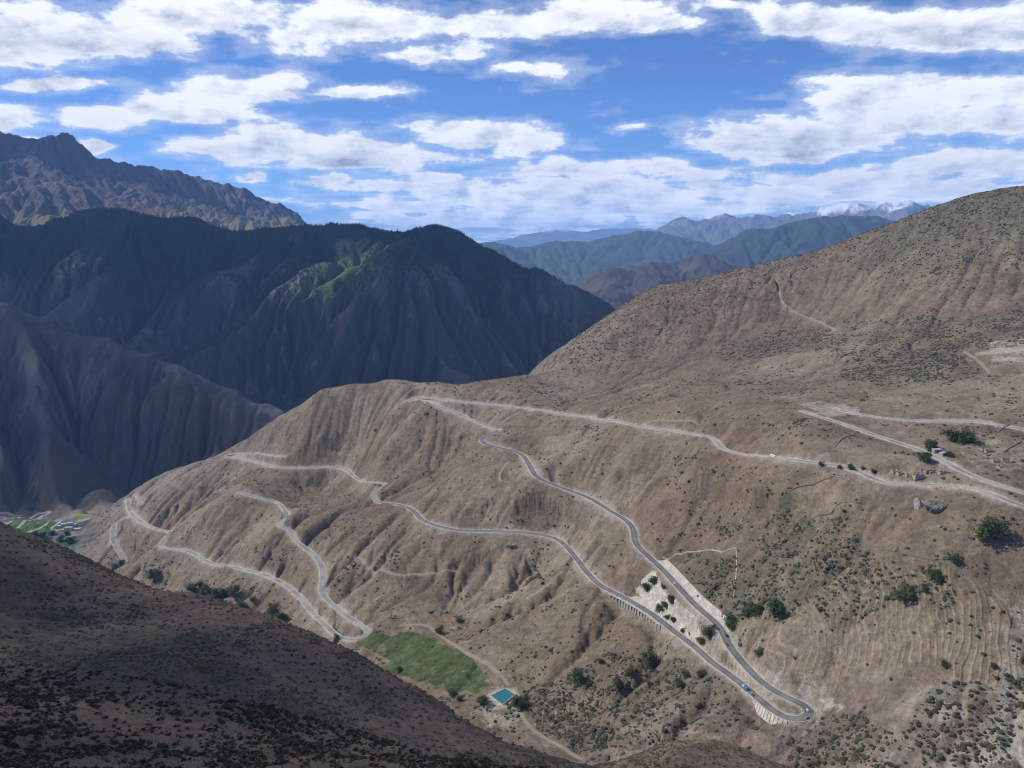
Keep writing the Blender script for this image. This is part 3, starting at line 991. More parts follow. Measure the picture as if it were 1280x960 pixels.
def mixc(c, col, f):
    f = np.clip(f, 0, 1)[:, None]
    return c * (1 - f) + np.asarray(col)[None] * f


# --- left dark slope with the village at its foot
sil3 = [(-80, 372, 3350), (0, 383, 3300), (60, 400, 3250), (140, 431, 3200), (200, 455, 3150), (240, 469, 3120), (300, 495, 3060), (350, 517, 3000), (420, 550, 2950), (500, 590, 2900), (600, 640, 2850)]
vis3 = [(0, 638, 2480), (60, 636, 2500), (100, 622, 2560), (160, 612, 2680), (0, 560, 2680), (0, 480, 2920), (100, 520, 2860), (200, 530, 2860), (100, 450, 3060), (0, 430, 3080), (60, 545, 2640), (60, 590, 2560),
        (130, 560, 2800), (200, 580, 2760), (260, 560, 2820), (300, 540, 2880), (240, 600, 2650), (60, 662, 2280), (0, 662, 2290), (110, 650, 2330), (0, 690, 2150), (60, 700, 2100), (110, 700, 2080), (-80, 640, 2450), (-80, 700, 2100), (300, 620, 2600), (400, 640, 2600)]
p3 = [P(*p) for p in sil3 + vis3]
p3 += behind([P(*p) for p in sil3], ((120, 110), (500, 420)))
p3 += [(-2000, 1500, -860), (-1000, 1500, -900), (0, 2000, -960), (0, 2600, -960), (0, 3300, -960), (800, 2500, -980)]


def col3(x, y, z, la, dd):
    n = fbm(x, y, 300, 4, .55, 301); n2 = fbm(x, y, 60, 4, .6, 302); n3 = fbm(x, y, 18, 3, .6, 303)
    c = np.array([0.115, 0.093, 0.076])[None] * np.ones((x.size, 1))
    c = mixc(c, (0.25, 0.225, 0.195), sstep(dd + n2 * 26 + n3 * 10, 14, 34) * .75)  # paler ridge crests: lit grey streaks put into the colour
    c = mixc(c, (0.22, 0.20, 0.175), sstep(n3 + n2 + n, .4, 1.2) * .6)
    c = mixc(c, (0.055, 0.060, 0.045), sstep(-n + n2 * .7, .0, .6) * .6)
    c = mixc(c, (0.06, 0.062, 0.048), sstep(z + n * 80, -480, -300) * .6)
    flat = sstep(z, -838, -850) * sstep(y, 2460, 2380)
    c = mixc(c, (0.20, 0.185, 0.16), flat)
    for px, py, rx, ry, cl in ((45, 665, 95, 42, (.075, .13, .03)), (25, 672, 90, 35, (.07, .12, .03)), (103, 657, 22, 14, (.22, .27, .05)), (65, 682, 80, 40, (.045, .085, .03)), (8, 672, 50, 30, (.085, .13, .03))):
        q = P(px, py, -(-852) / float(T(py)))
        c = mixc(c, cl, blob([(q[0], q[1], rx, ry, 0, 1.6)], x, y))
    return c


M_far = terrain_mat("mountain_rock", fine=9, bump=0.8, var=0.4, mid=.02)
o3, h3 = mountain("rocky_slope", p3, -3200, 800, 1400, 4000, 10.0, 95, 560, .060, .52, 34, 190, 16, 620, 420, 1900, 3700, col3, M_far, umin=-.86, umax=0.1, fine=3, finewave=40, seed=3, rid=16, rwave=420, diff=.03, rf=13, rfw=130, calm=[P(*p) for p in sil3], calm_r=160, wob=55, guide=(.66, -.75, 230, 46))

# --- big dark forested mountain
sky4 = [(-90, 262, 5600), (0, 270, 5600), (60, 284, 5500), (110, 272, 5600), (170, 276, 5600), (240, 281, 5500), (330, 290, 5450), (390, 291, 5400), (420, 286, 5300), (450, 281, 5250), (490, 290, 5200), (515, 292, 5250), (560, 293, 5200), (590, 301, 5150), (620, 322, 5050), (680, 347, 4900), (720, 365, 4800),
        (762, 384, 4700), (800, 410, 4600), (860, 450, 4500)]
spur4 = [(484, 322, 4750), (450, 345, 4600), (400, 368, 4400), (350, 400, 4250), (300, 430, 4100), (265, 455, 4000),      # green spur
         (520, 380, 4250), (540, 430, 4000), (550, 480, 3800), (560, 520, 3650),                                        # pale face
         (600, 330, 4800), (640, 390, 4450), (690, 440, 4200), (700, 390, 4600), (600, 400, 4300), (620, 470, 3950),
         (380, 340, 4850), (300, 350, 4850), (220, 340, 4950), (100, 330, 5050), (0, 330, 5050),
         (40, 350, 4900), (80, 360, 4800), (60, 380, 4700), (240, 420, 4400), (200, 390, 4550), (140, 400, 4500), (0, 400, 4600), (200, 450, 4200), (100, 430, 4300), (310, 470, 4000), (240, 380, 4500), (400, 430, 4100), (440, 440, 3950), (400, 480, 3850), (340, 520, 3750), (460, 500, 3750)]
p4 = [P(*p) for p in sky4 + spur4]
p4 += behind([P(*p) for p in sky4], ((200, 120), (900, 500)))
p4 += [(-2500, 3500, -850), (-1200, 3500, -860), (0, 3300, -900), (1200, 3400, -950), (-3200, 3500, -800), (2000, 4200, -900)]


def col4(x, y, z, la, dd):
    n = fbm(x, y, 600, 4, .55, 401); n2 = fbm(x, y, 120, 4, .6, 402); n3 = fbm(x, y, 35, 3, .6, 403)
    c = np.array([0.066, 0.056, 0.050])[None] * np.ones((x.size, 1))
    c = mixc(c, (0.20, 0.175, 0.16), sstep(n3 + n2 + n * .5, .2, 1.0) * .8)
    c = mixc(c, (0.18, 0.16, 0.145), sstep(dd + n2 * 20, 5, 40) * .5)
    fz = z + n * 160 + n2 * 70 - dd * 1.5
    c = mixc(c, (0.020, 0.034, 0.022), sstep(fz, -330, -90) * .95)
    g = blob([(GS[0], GS[1], 400, 210, GS[2], 1.0)], x, y)
    c = mixc(c, (0.075, 0.110, 0.036), g * 1.35 * sstep(n3, -.8, .3))  # green of the spur, brightened to strengthen its sunlit look
    return c


ga, gb = P(484, 322, 4750), P(400, 368, 4400)
GS = ((ga[0] + gb[0]) / 2, (ga[1] + gb[1]) / 2, math.atan2(gb[1] - ga[1], gb[0] - ga[0]))
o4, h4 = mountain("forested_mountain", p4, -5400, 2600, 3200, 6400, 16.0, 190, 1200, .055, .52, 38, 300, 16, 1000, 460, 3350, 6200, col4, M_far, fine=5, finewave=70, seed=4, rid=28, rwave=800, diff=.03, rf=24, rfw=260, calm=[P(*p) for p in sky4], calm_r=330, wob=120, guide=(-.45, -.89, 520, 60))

# --- jagged rocky peaks on the left
sky5 = [(-80, 165, 8800), (0, 179, 9000), (15, 186, 9000), (40, 199, 9050), (62, 198, 9050), (76, 184, 9000), (92, 176, 9000), (108, 196, 9050), (125, 213, 9150), (150, 227, 9300), (165, 228, 9400), (182, 223, 9500), (200, 221, 9500), (225, 229, 9600), (262, 237, 9700), (275, 246, 9800),
        (290, 256, 9900), (302, 254, 9900), (325, 268, 10000), (350, 274, 10100), (372, 292, 10200), (400, 325, 10300), (440, 360, 10300)]
vis5 = [(0, 205, 8300), (0, 240, 7500), (40, 262, 7000), (90, 250, 7400), (100, 215, 8500), (150, 262, 7600), (200, 262, 7900), (205, 268, 7700), (250, 275, 8000), (180, 240, 8600), (230, 250, 8800), (300, 280, 9000), (100, 272, 7000), (0, 280, 6700), (100, 285, 6700), (300, 300, 7700), (-80, 230, 7500)]
p5 = [P(*p) for p in sky5 + vis5] + behind([P(*p) for p in sky5], ((250, 260), (1200, 900))) + [(-6000, 6200, -300), (-3000, 6200, -400), (-1500, 7000, -400), (-500, 9000, -300), (-1000, 11000, -300)]


def col5(x, y, z, la, dd):
    n = fbm(x, y, 900, 4, .55, 501); n2 = fbm(x, y, 180, 4, .6, 502); n3 = fbm(x, y, 60, 3, .6, 503)
    c = np.array([0.080, 0.074, 0.078])[None] * np.ones((x.size, 1))
    c = mixc(c, (0.17, 0.152, 0.145), sstep(n2 + n3, .2, .9) * .6)
    px, py = project(x, y, z)
    a = P(90, 250, 7300); b = P(185, 258, 7800)
    c = mixc(c, (0.21, 0.18, 0.085), sstep(z + n2 * 120, 420, 250) * .8)
    c = mixc(c, (0.24, 0.11, 0.085), blob([(b[0] + 200, b[1], 900, 600, .4, 1.0)], x, y) * sstep(n2, -.2, .5) * .5)
    c = mixc(c, (0.27, 0.15, 0.10), blob([(P(30, 245, 7500)[0], 7500, 500, 350, .4, 1.0)], x, y) * sstep(n2, -.5, .4) * .45)
    c = mixc(c, (0.03, 0.04, 0.025), sstep(z + n2 * 60, 200, 60) * .9)
    return c


o5, h5 = mountain("rocky_peaks", p5, -8400, 200, 6100, 11800, 24.0, 210, 1300, .07, .50, 24, 360, 14, 1000, 520, 6400, 11400, col5, M_far, umin=-.86, umax=-.05, fine=30, finewave=95, seed=5, rid=110, rwave=900, diff=.02, rf=66, rfw=380, calm=[P(*p) for p in sky5], calm_r=260)

# --- ranges far off on the right
def far_range(name, sky, depth, foot, seed, colfun, amp, wave, umin, umax, cell, drop=1.0, nu=620, nv=240, fine=0, clipd=320, rid=0, rwave=2000, extra=(), rf=0):
    s = [P(px, py, Yd) for px, py, Yd in sky]
    p = list(s)
    for q in s:
        for f, dz in ((.85, foot * .45), (.68, foot)):
            p.append((q[0] * f, q[1] * f, q[2] - dz))
        p.append((q[0] * 1.08, q[1] * 1.08, q[2] - foot * .3)); p.append((q[0] * 1.25, q[1] * 1.25, q[2] - foot * .9))
    p += [P(*e) for e in extra]
    ys = [q[1] for q in s]; xs = [q[0] for q in s]
    Ya, Yb = min(ys) * .7, max(ys) * 1.2
    return mountain(name, p, min(umin * Yb, umin * Ya) - cell, max(umax * Yb, umax * Ya) + cell, Ya - cell, Yb + cell, cell, amp, wave, .06, .48, 20, clipd, 12, nu, nv, Ya, Yb, colfun, M_vfar, umin=umin, umax=umax, fine=fine, finewave=cell * 3, seed=seed, rid=rid, rwave=rwave, rf=rf, rfw=cell * 9, diff=.05, calm=s, calm_r=cell * 5)


M_vfar = terrain_mat("far_rock", fine=45, bump=0.7, var=0.35, mid=.004)
uL = uvpix(540, 320)[0]; uR = uvpix(1330, 320)[0]


def mkcol(base, hi, lo, snow=None, wave=900, s=0, hi_f=.6):
    def f(x, y, z, la, dd):
        n = fbm(x, y, wave * 3, 4, .55, 600 + s); n2 = fbm(x, y, wave * .5, 4, .6, 601 + s)
        c = np.array(base)[None] * np.ones((x.size, 1))
        c = mixc(c, hi, sstep(n2 + n * .7, .0, .8) * hi_f)
        c = mixc(c, lo, sstep(-n2 + n * .5, .1, .8) * .7)
        if snow is not None:
            c = mixc(c, (.78, .80, .84), sstep(z + n2 * snow[1] + dd * .3, snow[0], snow[0] + snow[1] * .5) * .9)
        return c
    return f


far_range("brown_ridge", [(600, 430, 8200), (680, 385, 8200), (720, 358, 8300), (745, 343, 8300), (775, 338, 8400), (805, 333, 8500), (840, 330, 8600), (870, 328, 8800), (910, 330, 9000), (1000, 345, 9200), (1150, 350, 9300), (1330, 350, 9300)], 0, 900, 1,
          mkcol((.070, .060, .056), (.13, .10, .08), (.04, .045, .04), wave=500), 170, 1100, uL, uR, 30, fine=16, rid=110, rwave=900, rf=42)
far_range("forest_ridge", [(600, 420, 12500), (740, 360, 12500), (800, 340, 12500), (838, 329, 12500), (868, 322, 12500), (905, 307, 12700), (930, 298, 12800), (960, 290, 13000), (990, 284, 13000), (1040, 278, 13200), (1075, 276, 13400), (1110, 280, 13500), (1200, 290, 13500), (1330, 290, 13500)], 0, 1500, 2,
          mkcol((.045, .060, .045), (.10, .10, .07), (.03, .045, .035), wave=800, hi_f=.4), 220, 1700, uL, uR, 45, fine=18, rid=110, rwave=1500, rf=40)
far_range("teal_hills", [(540, 330, 17000), (600, 312, 17000), (615, 308, 17000), (640, 314, 17200), (665, 311, 17500), (700, 306, 17800), (740, 301, 18000), (775, 297, 18500), (805, 293, 18500), (840, 300, 18500), (880, 312, 18000), (950, 320, 18000), (1100, 330, 18000), (1330, 330, 18000)], 0, 1700, 3,
          mkcol((.055, .070, .045), (.13, .12, .08), (.04, .055, .035), wave=1200, hi_f=.5), 260, 2300, uL, uR, 60, fine=22, rid=130, rwave=2000, rf=50)
far_range("snowy_peaks", [(760, 310, 25000), (800, 296, 25000), (832, 285, 25500), (850, 277, 26000), (868, 283, 26000), (888, 280, 26500), (908, 270, 27000), (925, 277, 27000), (948, 281, 27000), (970, 272, 27000), (992, 263, 27000), (1012, 269, 27000), (1035, 269, 24500), (1060, 262, 23000), (1078, 258, 23000), (1100, 260, 23000),
                           (1118, 263, 23000), (1135, 257, 22500), (1150, 262, 22500), (1165, 263, 22500), (1250, 262, 22500), (1330, 262, 22500)], 0, 2200, 4,
          mkcol((.15, .13, .125), (.25, .22, .20), (.09, .10, .09), snow=(1060, 420), wave=1500), 150, 2600, uvpix(720, 300)[0], uR, 110, fine=60, rid=300, rwave=2200, clipd=480, rf=190)
far_range("pale_far_range", [(530, 315, 46000), (600, 306, 46000), (640, 299, 46000), (670, 294, 47000), (700, 291, 47000), (718, 293, 47000), (738, 293, 47000), (752, 289, 47500), (775, 287, 48000), (800, 286, 48000), (822, 284, 48000), (850, 283, 48000), (900, 284, 48000), (940, 286, 48000), (1000, 288, 48000), (1100, 290, 48000), (1200, 290, 48000), (1330, 290, 48000)], 0, 2600, 5,
          mkcol((.15, .14, .14), (.25, .23, .22), (.09, .10, .09), snow=(950, 450), wave=3000), 170, 4500, uL, uR, 220, fine=80, rid=260, rwave=4500, nu=500, nv=200, clipd=450, rf=170)

# --- the land under and around everything, out to the horizon
M_ground = simple_mat("valley_earth", (0.17, 0.15, 0.12), 0.95, 0.2, 0.002)
G = 60000.0
gr = mesh_np("ground", np.array([(-48000, -8000, -1010), (48000, -8000, -1010), (48000, 64000, -1010), (-48000, 64000, -1010)], float), np.array([[0, 1, 2, 3]]), M_ground, smooth=False)
finish(gr, kind='structure')

#@@O1
# ================================================================== ROADS
def side_normals(r):
    t = np.gradient(r[:, :2], axis=0); t /= np.linalg.norm(t, axis=1)[:, None] + 1e-9
    return np.stack([-t[:, 1], t[:, 0]], 1)


def ribbon(name, r, hw, mat, dz=0.12, segs=4, hfun=None, crown=0.0):
    n = side_normals(r)
    offs = np.linspace(-hw, hw, segs + 1)
    V = []
    for o in offs:
        x = r[:, 0] + n[:, 0] * o; y = r[:, 1] + n[:, 1] * o
        z = (hfun(x, y) if hfun is not None else r[:, 2]) + dz
        V.append(np.stack([x, y, z], 1))
    V = np.stack(V, 1).reshape(-1, 3)
    return finish(mesh_np(name, V, grid_faces(len(r), segs + 1), mat, smooth=False), kind='structure')


def bar_along(name, r, off, w, h, mat, dz=0.0, parent=None, hfun=None):
    """a low wall of width w, height h that follows the line at a sideways offset"""
    n = side_normals(r)
    prof = [(-w / 2, -1.2), (-w / 2, h), (w / 2, h), (w / 2, -1.2)]
    V = []
    cx = r[:, 0] + n[:, 0] * off; cy = r[:, 1] + n[:, 1] * off
    bz = hfun(cx, cy) if hfun is not None else r[:, 2]
    for a, b in prof:
        V.append(np.stack([cx + n[:, 0] * a, cy + n[:, 1] * a, bz + b + dz], 1))
    V = np.stack(V, 1).reshape(-1, 3)
    F = grid_faces(len(r), 4)
    e = len(V) - 4
    F = np.vstack([F, [[0, 1, 2, 3]], [[e + 3, e + 2, e + 1, e]]])
    return mesh_np(name, V, F, mat, smooth=False, parent=parent)


M_asphalt = simple_mat("asphalt", (0.165, 0.158, 0.158), 0.9, 0.08, 0.06, color2=(0.105, 0.102, 0.108))
M_dusty = simple_mat("dusty_concrete", (0.30, 0.288, 0.262), 0.9, 0.1, 0.03, color2=(0.18, 0.174, 0.165))
M_kerb = simple_mat("pale_concrete", (0.50, 0.465, 0.40), 0.9, 0.16, 0.15)
M_dirt = simple_mat("dirt_track", (0.27, 0.225, 0.17), 0.95, 0.1, 0.1)
M_stone = simple_mat("field_stone", (0.20, 0.175, 0.145), 0.95, 0.2, 0.8, bump=.6)
for k, (pix, hw, sh, mt) in ROADS.items():
    r = road_lines[k]
    ribbon('road', r, hw, M_asphalt if mt == 'asphalt' else M_dusty, dz=0.25)
    s = 1 if k != 'G' else -1
    for side in (-1, 1):
        b = bar_along('kerb', r, side * (hw + 0.7), 0.55, 0.75 if mt == 'asphalt' else 0.6, M_kerb)
        finish(b, kind='structure')
    if mt == 'asphalt':
        n = side_normals(r)
        V = np.stack([r[:, :3] + np.column_stack([n * o, np.full(len(r), 0.26)]) for o in (-0.12, 0.12)], 1).reshape(-1, 3)
        finish(mesh_np('road_marking', V, grid_faces(len(r), 2), M_kerb, smooth=False), kind='structure')
for k, (pix, hw) in TRACKS.items():
    ribbon('dirt_path', track_lines[k], hw, M_dirt, dz=0.18, segs=4, hfun=hill_h)

# zigzag road down to the village
M_far_road = simple_mat("gravel_road", (0.36, 0.34, 0.31), 0.9, 0.08, 0.02)
for pix, hw in (([(-10, 660), (20, 651), (45, 642), (64, 640)], 4.5), ([(64, 640), (48, 647), (28, 657), (4, 668)], 5), ([(18, 670), (45, 662), (66, 653), (78, 651)], 4.0),
                ([(78, 651), (70, 656), (62, 662), (80, 662)], 4.0), ([(96, 652), (112, 648)], 4.0)):
    r = trace(pix, h3, 1800, 3300, sm=4)
    ribbon('road', r, hw, M_far_road, dz=0.8, segs=2, hfun=h3)

# ================================================================== RETAINING WALLS
def part_of_road(key, a, b):
    """the stretch of a road between two pixels of the photograph"""
    r = road_lines[key]
    px, py = project(r[:, 0], r[:, 1], r[:, 2])
    i = int(np.argmin((px - a[0]) ** 2 + (py - a[1]) ** 2)); j = int(np.argmin((px - b[0]) ** 2 + (py - b[1]) ** 2))
    i, j = min(i, j), max(i, j)
    return r[i:j + 1]


def uphill_sign(r):
    n = side_normals(r)
    m = len(r) // 2
    p = r[m, :2]; q = n[m]
    return 1 if Hill.cub(p[0] + q[0] * 30, p[1] + q[1] * 30) > Hill.cub(p[0] - q[0] * 30, p[1] - q[1] * 30) else -1


def face_wall(r, side, off, run, rise, label, group=None, rib=3.2):
    """a battered concrete wall with raised ribs and a coping along the side of a road; rise < 0 goes down from the road"""
    s = np.concatenate([[0], np.cumsum(np.hypot(*np.diff(r[:, :2], axis=0).T))])
    m = max(4, int(s[-1] / 2.0)); si = np.linspace(0, s[-1], m)
    r = np.stack([np.interp(si, s, r[:, i]) for i in range(3)], 1)
    n = side_normals(r) * side
    ends = np.clip(np.minimum(si, si[-1] - si) / 14.0, 0.25, 1)
    o = empty('retaining_wall', tuple(r[0]), 0, label, 'retaining wall', group)
    base = r[0]
    def P3(d, h):
        return np.stack([r[:, 0] + n[:, 0] * d, r[:, 1] + n[:, 1] * d, r[:, 2] + h], 1) - base
    A = P3(off, 0.1 if rise > 0 else 0.6); B = np.stack([r[:, 0] + n[:, 0] * (off + run * ends), r[:, 1] + n[:, 1] * (off + run * ends), r[:, 2] + rise * ends + (0.1 if rise > 0 else .6)], 1) - base
    back = np.array([0, 0, -1.2])
    V = np.stack([A, B, B + back, A + back], 1).reshape(-1, 3)
    F = []
    for i in range(m - 1):
        for k in range(4):
            a = i * 4 + k; b = i * 4 + (k + 1) % 4
            F.append((a, b, b + 4, a + 4))
    F += [(0, 1, 2, 3), ((m - 1) * 4 + 3, (m - 1) * 4 + 2, (m - 1) * 4 + 1, (m - 1) * 4)]
    mesh_np('wall_face', V, np.array(F), M_wall, smooth=False, parent=o)
    # ribs
    V = []; F = []; nv = 0
    step = max(1, int(round(rib / 2.0)))
    tdir = np.gradient(r[:, :2], axis=0); tdir /= np.linalg.norm(tdir, axis=1)[:, None]
    for i in range(0, m, step):
        d = B[i] - A[i]; t3 = np.array([tdir[i, 0], tdir[i, 1], 0])
        nn = np.cross(t3, d); nn /= np.linalg.norm(nn)
        if nn[2] < 0: nn = -nn
        w = 0.35; q = []
        for e0 in (A[i], B[i]):
            for sg in (-1, 1):
                for hh in (-.1, .5):
                    q.append(e0 + t3 * w * sg + nn * hh)
        V += q
        for f in ((0, 1, 3, 2), (4, 6, 7, 5), (0, 4, 5, 1), (2, 3, 7, 6), (1, 5, 7, 3), (0, 2, 6, 4)):
            F.append(tuple(a + nv for a in f))
        nv += 8
    rb = mesh_np('ribs', np.array(V), np.array(F), M_kerb, smooth=False, parent=o)
    rb.name = 'rib_pattern'
    return o


M_wall = simple_mat("wall_concrete", (0.56, 0.52, 0.455), 0.9, 0.16, 0.12)
r = part_of_road('B', (818, 704), (905, 790)); up = uphill_sign(r)
face_wall(r, up, 6.8, 6.5, 9.5, 'long pale ribbed retaining wall above the upper leg of the hairpin road', rib=3)
r = part_of_road('B', (783, 749), (858, 802)); upc = uphill_sign(r)
face_wall(r, upc, 6.8, 4.5, 6.5, 'pale ribbed retaining wall between lower road leg and the bare platform', rib=3)
r = part_of_road('B', (858, 744), (890, 775))
face_wall(r, -up, 6.6, 3.0, -7.0, 'short pale ribbed wall below the upper road leg beside bare platform', rib=3)
r = part_of_road('B', (946, 872), (988, 900))
face_wall(r, -uphill_sign(r), 6.6, 3.2, -10.0, 'white ribbed retaining wall holding up the tip of the hairpin bend', rib=3)

# the wall of arches under the lower road leg
r = part_of_road('B', (768, 741), (830, 779)); sd = -uphill_sign(r)
s = np.concatenate([[0], np.cumsum(np.hypot(*np.diff(r[:, :2], axis=0).T))])
NA = 17
si = np.linspace(0, s[-1], NA * 6 + 1)
rr = np.stack([np.interp(si, s, r[:, i]) for i in range(3)], 1)
aw = empty('arched_wall', tuple(rr[0]), 0, 'long retaining wall of small open arches under the outer edge of the road', 'arched wall')
n2_ = side_normals(rr) * sd
b0 = rr[0]
def aP(i, d, h):
    return np.array([rr[i, 0] + n2_[i, 0] * d, rr[i, 1] + n2_[i, 1] * d, rr[i, 2] + h]) - b0
V = []; F = []; nv = 0
for i in range(len(rr)):
    V += [aP(i, 6.6, .6), aP(i, 9.2, .6), aP(i, 9.2, -.7), aP(i, 6.6, -.7)]
for i in range(len(rr) - 1):
    for k in range(4):
        F.append((i * 4 + k, i * 4 + (k + 1) % 4, i * 4 + 4 + (k + 1) % 4, i * 4 + 4 + k))
mesh_np('deck_beam', np.array(V), np.array(F), M_kerb, smooth=False, parent=aw)
V = [aP(i, 7.4, h) for i in range(len(rr)) for h in (-.6, -9)]
mesh_np('back_wall', np.array(V), grid_faces(len(rr), 2), simple_mat("recess_shade", (.10, .09, .08), .95, .1, .5), smooth=False, parent=aw)  # back wall coloured dark for the shade inside the arches
for a in range(NA + 1):
    c = min(a * 6, len(rr) - 1)
    t3 = np.array([-n2_[c, 1], n2_[c, 0], 0]) ; nn = np.array([n2_[c, 0], n2_[c, 1], 0])
    top = aP(c, 0, -.7)
    V = []; F = []
    # pier that widens into the springing of the arch at its head
    prof = [(-1.5, 0), (-.95, -.6), (-.62, -1.5), (-.55, -9), (.55, -9), (.62, -1.5), (.95, -.6), (1.5, 0)]
    for d in (7.4, 9.1):
        for (w, h) in prof:
            V.append(top + nn * d + t3 * w + np.array([0, 0, h]))
    k = len(prof)
    F4 = [(i, (i + 1) % k, k + (i + 1) % k, k + i) for i in range(k)]
    F4 += [(8, 9, 14, 15), (9, 10, 13, 14), (10, 11, 12, 13), (7, 6, 1, 0), (6, 5, 2, 1), (5, 4, 3, 2)]
    mesh_np('pier', np.array(V), np.array(F4), M_kerb, smooth=False, parent=aw)

# stone channel and dry-stone field walls
def line_wall(name, pix, w, h, mat, label, cat, group=None, sm=3):
    r = trace(pix, hill_h, 450, 2600, sm=sm, step=6)
    o = bar_along(name, r, 0, w, h, mat, hfun=hill_h)
    return finish(o, label, cat, group)


line_wall('stone_channel', [(828, 697), (850, 692), (880, 689), (905, 687), (920, 685)], 1.5, 1.0, M_kerb, 'pale water channel running level across the slope above the hairpin road', 'channel')
line_wall('stone_channel', [(920, 686), (921, 700), (920, 720), (917, 746)], 1.0, 0.8, M_kerb, 'pale water channel dropping straight down the slope towards the dark trees', 'channel')
for pix, lb in (([(980, 634), (984, 622), (998, 611), (1020, 603), (1042, 596)], 'low dark stone field wall curving below the upper road'),
                ([(1008, 653), (1030, 643), (1058, 628)], 'short straight stone field wall on bare slope under the roadside bushes'),
                ([(930, 679), (965, 674), (1010, 669), (1060, 675), (1110, 688)], 'long stone field wall along the top of the overgrown terraces'),
                ([(1110, 688), (1160, 700), (1200, 712), (1232, 738), (1258, 762), (1262, 785)], 'stone field wall curving down past the ends of ploughed terraces'),
                ([(1044, 558), (1055, 548), (1070, 544)], 'little hooked stone wall below the gravel road'),
                ([(1246, 541), (1256, 534), (1262, 530)], 'short stone wall running uphill behind the ruined hamlet'),
                ([(1254, 566), (1266, 558), (1276, 552)], 'short stone wall at the right edge beside ruined hamlet')):
    line_wall('stone_wall', pix, 1.6, 1.3, M_stone, lb, 'stone wall', 'dry stone field walls')

# ================================================================== POND
pz = POND_Z + 0.5
def onplane(px, py, z):
    return P(px, py, -z / float(T(py)))
pc = [onplane(*c, pz) for c in ((614, 870), (632, 861), (644, 868), (628, 881))]
M_water = bpy.data.materials.new("pond_water"); M_water.use_nodes = True
N = NT(M_water.node_tree)
nn_ = N.noise(N.n('ShaderNodeNewGeometry').outputs['Position'], 1.2, 3, .5).outputs[0]
p_ = N.n('ShaderNodeBsdfPrincipled', {'Base Color': (0.012, 0.135, 0.145, 1), 'Roughness': 0.2, 'Normal': N.n('ShaderNodeBump', {'Height': nn_, 'Strength': .05, 'Distance': .1}).outputs[0]})
N.n('ShaderNodeOutputMaterial', {'Surface': p_.outputs[0]})
finish(mesh_np('water', np.array(pc), np.array([[0, 1, 2, 3]]), M_water, smooth=False), kind='structure')
cen = sum(pc) / 4
V = []
for c in pc:
    dvec = (c - cen); dvec[2] = 0; dvec /= np.linalg.norm(dvec)
    V += [c + [0, 0, -1.5], c + [0, 0, .7], c + dvec * 1.1 + [0, 0, .7], c + dvec * 1.3 + [0, 0, -4]]
F = [(i * 4 + k, i * 4 + k + 1, ((i + 1) % 4) * 4 + k + 1, ((i + 1) % 4) * 4 + k) for i in range(4) for k in range(3)]
finish(mesh_np('pond_wall', np.array(V), np.array(F), M_kerb, smooth=False), 'pale concrete rim around the small turquoise pond', 'pond rim')

# ================================================================== TREES
M_leaf = leaf_mat("leaves_dark", (0.020, 0.038, 0.013), (0.075, 0.110, 0.036))
M_leaf2 = leaf_mat("leaves_olive", (0.035, 0.050, 0.018), (0.085, 0.105, 0.038))
M_bark = simple_mat("bark", (0.12, 0.095, 0.07), .95, .2, 3)


def leaf_cloud(n, lumps, size, r, up=0.4):
    """n small leaf-clump faces spread through a set of overlapping lumps"""
    V = np.zeros((n, 4, 3)); 
    li = r.integers(0, len(lumps), n)
    L = np.array(lumps)[li]
    d = r.normal(size=(n, 3)); d /= np.linalg.norm(d, axis=1)[:, None]
    rad = L[:, 3] * (r.random(n) ** 0.38) * (0.86 + 0.3 * r.random(n))
    c = L[:, :3] + d * rad[:, None] * np.array([1, 1, .85])
    nrm = d * .6 + r.normal(size=(n, 3)) * .6 + [0, 0, up]; nrm /= np.linalg.norm(nrm, axis=1)[:, None]
    a = np.cross(nrm, r.normal(size=(n, 3))); a /= np.linalg.norm(a, axis=1)[:, None]
    b = np.cross(nrm, a)
    s = size * (.6 + .8 * r.random(n))[:, None]
    V[:, 0] = c - a * s; V[:, 1] = c - b * s * .7; V[:, 2] = c + a * s; V[:, 3] = c + b * s * .7
    return V.reshape(-1, 3), np.arange(n * 4).reshape(n, 4)


def tube(p0, p1, r0, r1, k=6):
    p0, p1 = np.array(p0, float), np.array(p1, float)
    d = p1 - p0; d /= np.linalg.norm(d)
    a = np.cross(d, [0.3, 1, .2]); a /= np.linalg.norm(a); b = np.cross(d, a)
    th = np.linspace(0, 2 * pi, k, endpoint=False)
    ring = np.cos(th)[:, None] * a + np.sin(th)[:, None] * b
    V = np.vstack([p0 + ring * r0, p1 + ring * r1])
    F = [(i, (i + 1) % k, k + (i + 1) % k, k + i) for i in range(k)]
    return V, np.array(F)


def join(parts):
    V = []; F = []; n = 0
    for v, f in parts:
        V.append(v); F.append(np.asarray(f) + n); n += len(v)
    return np.vstack(V), np.vstack(F)


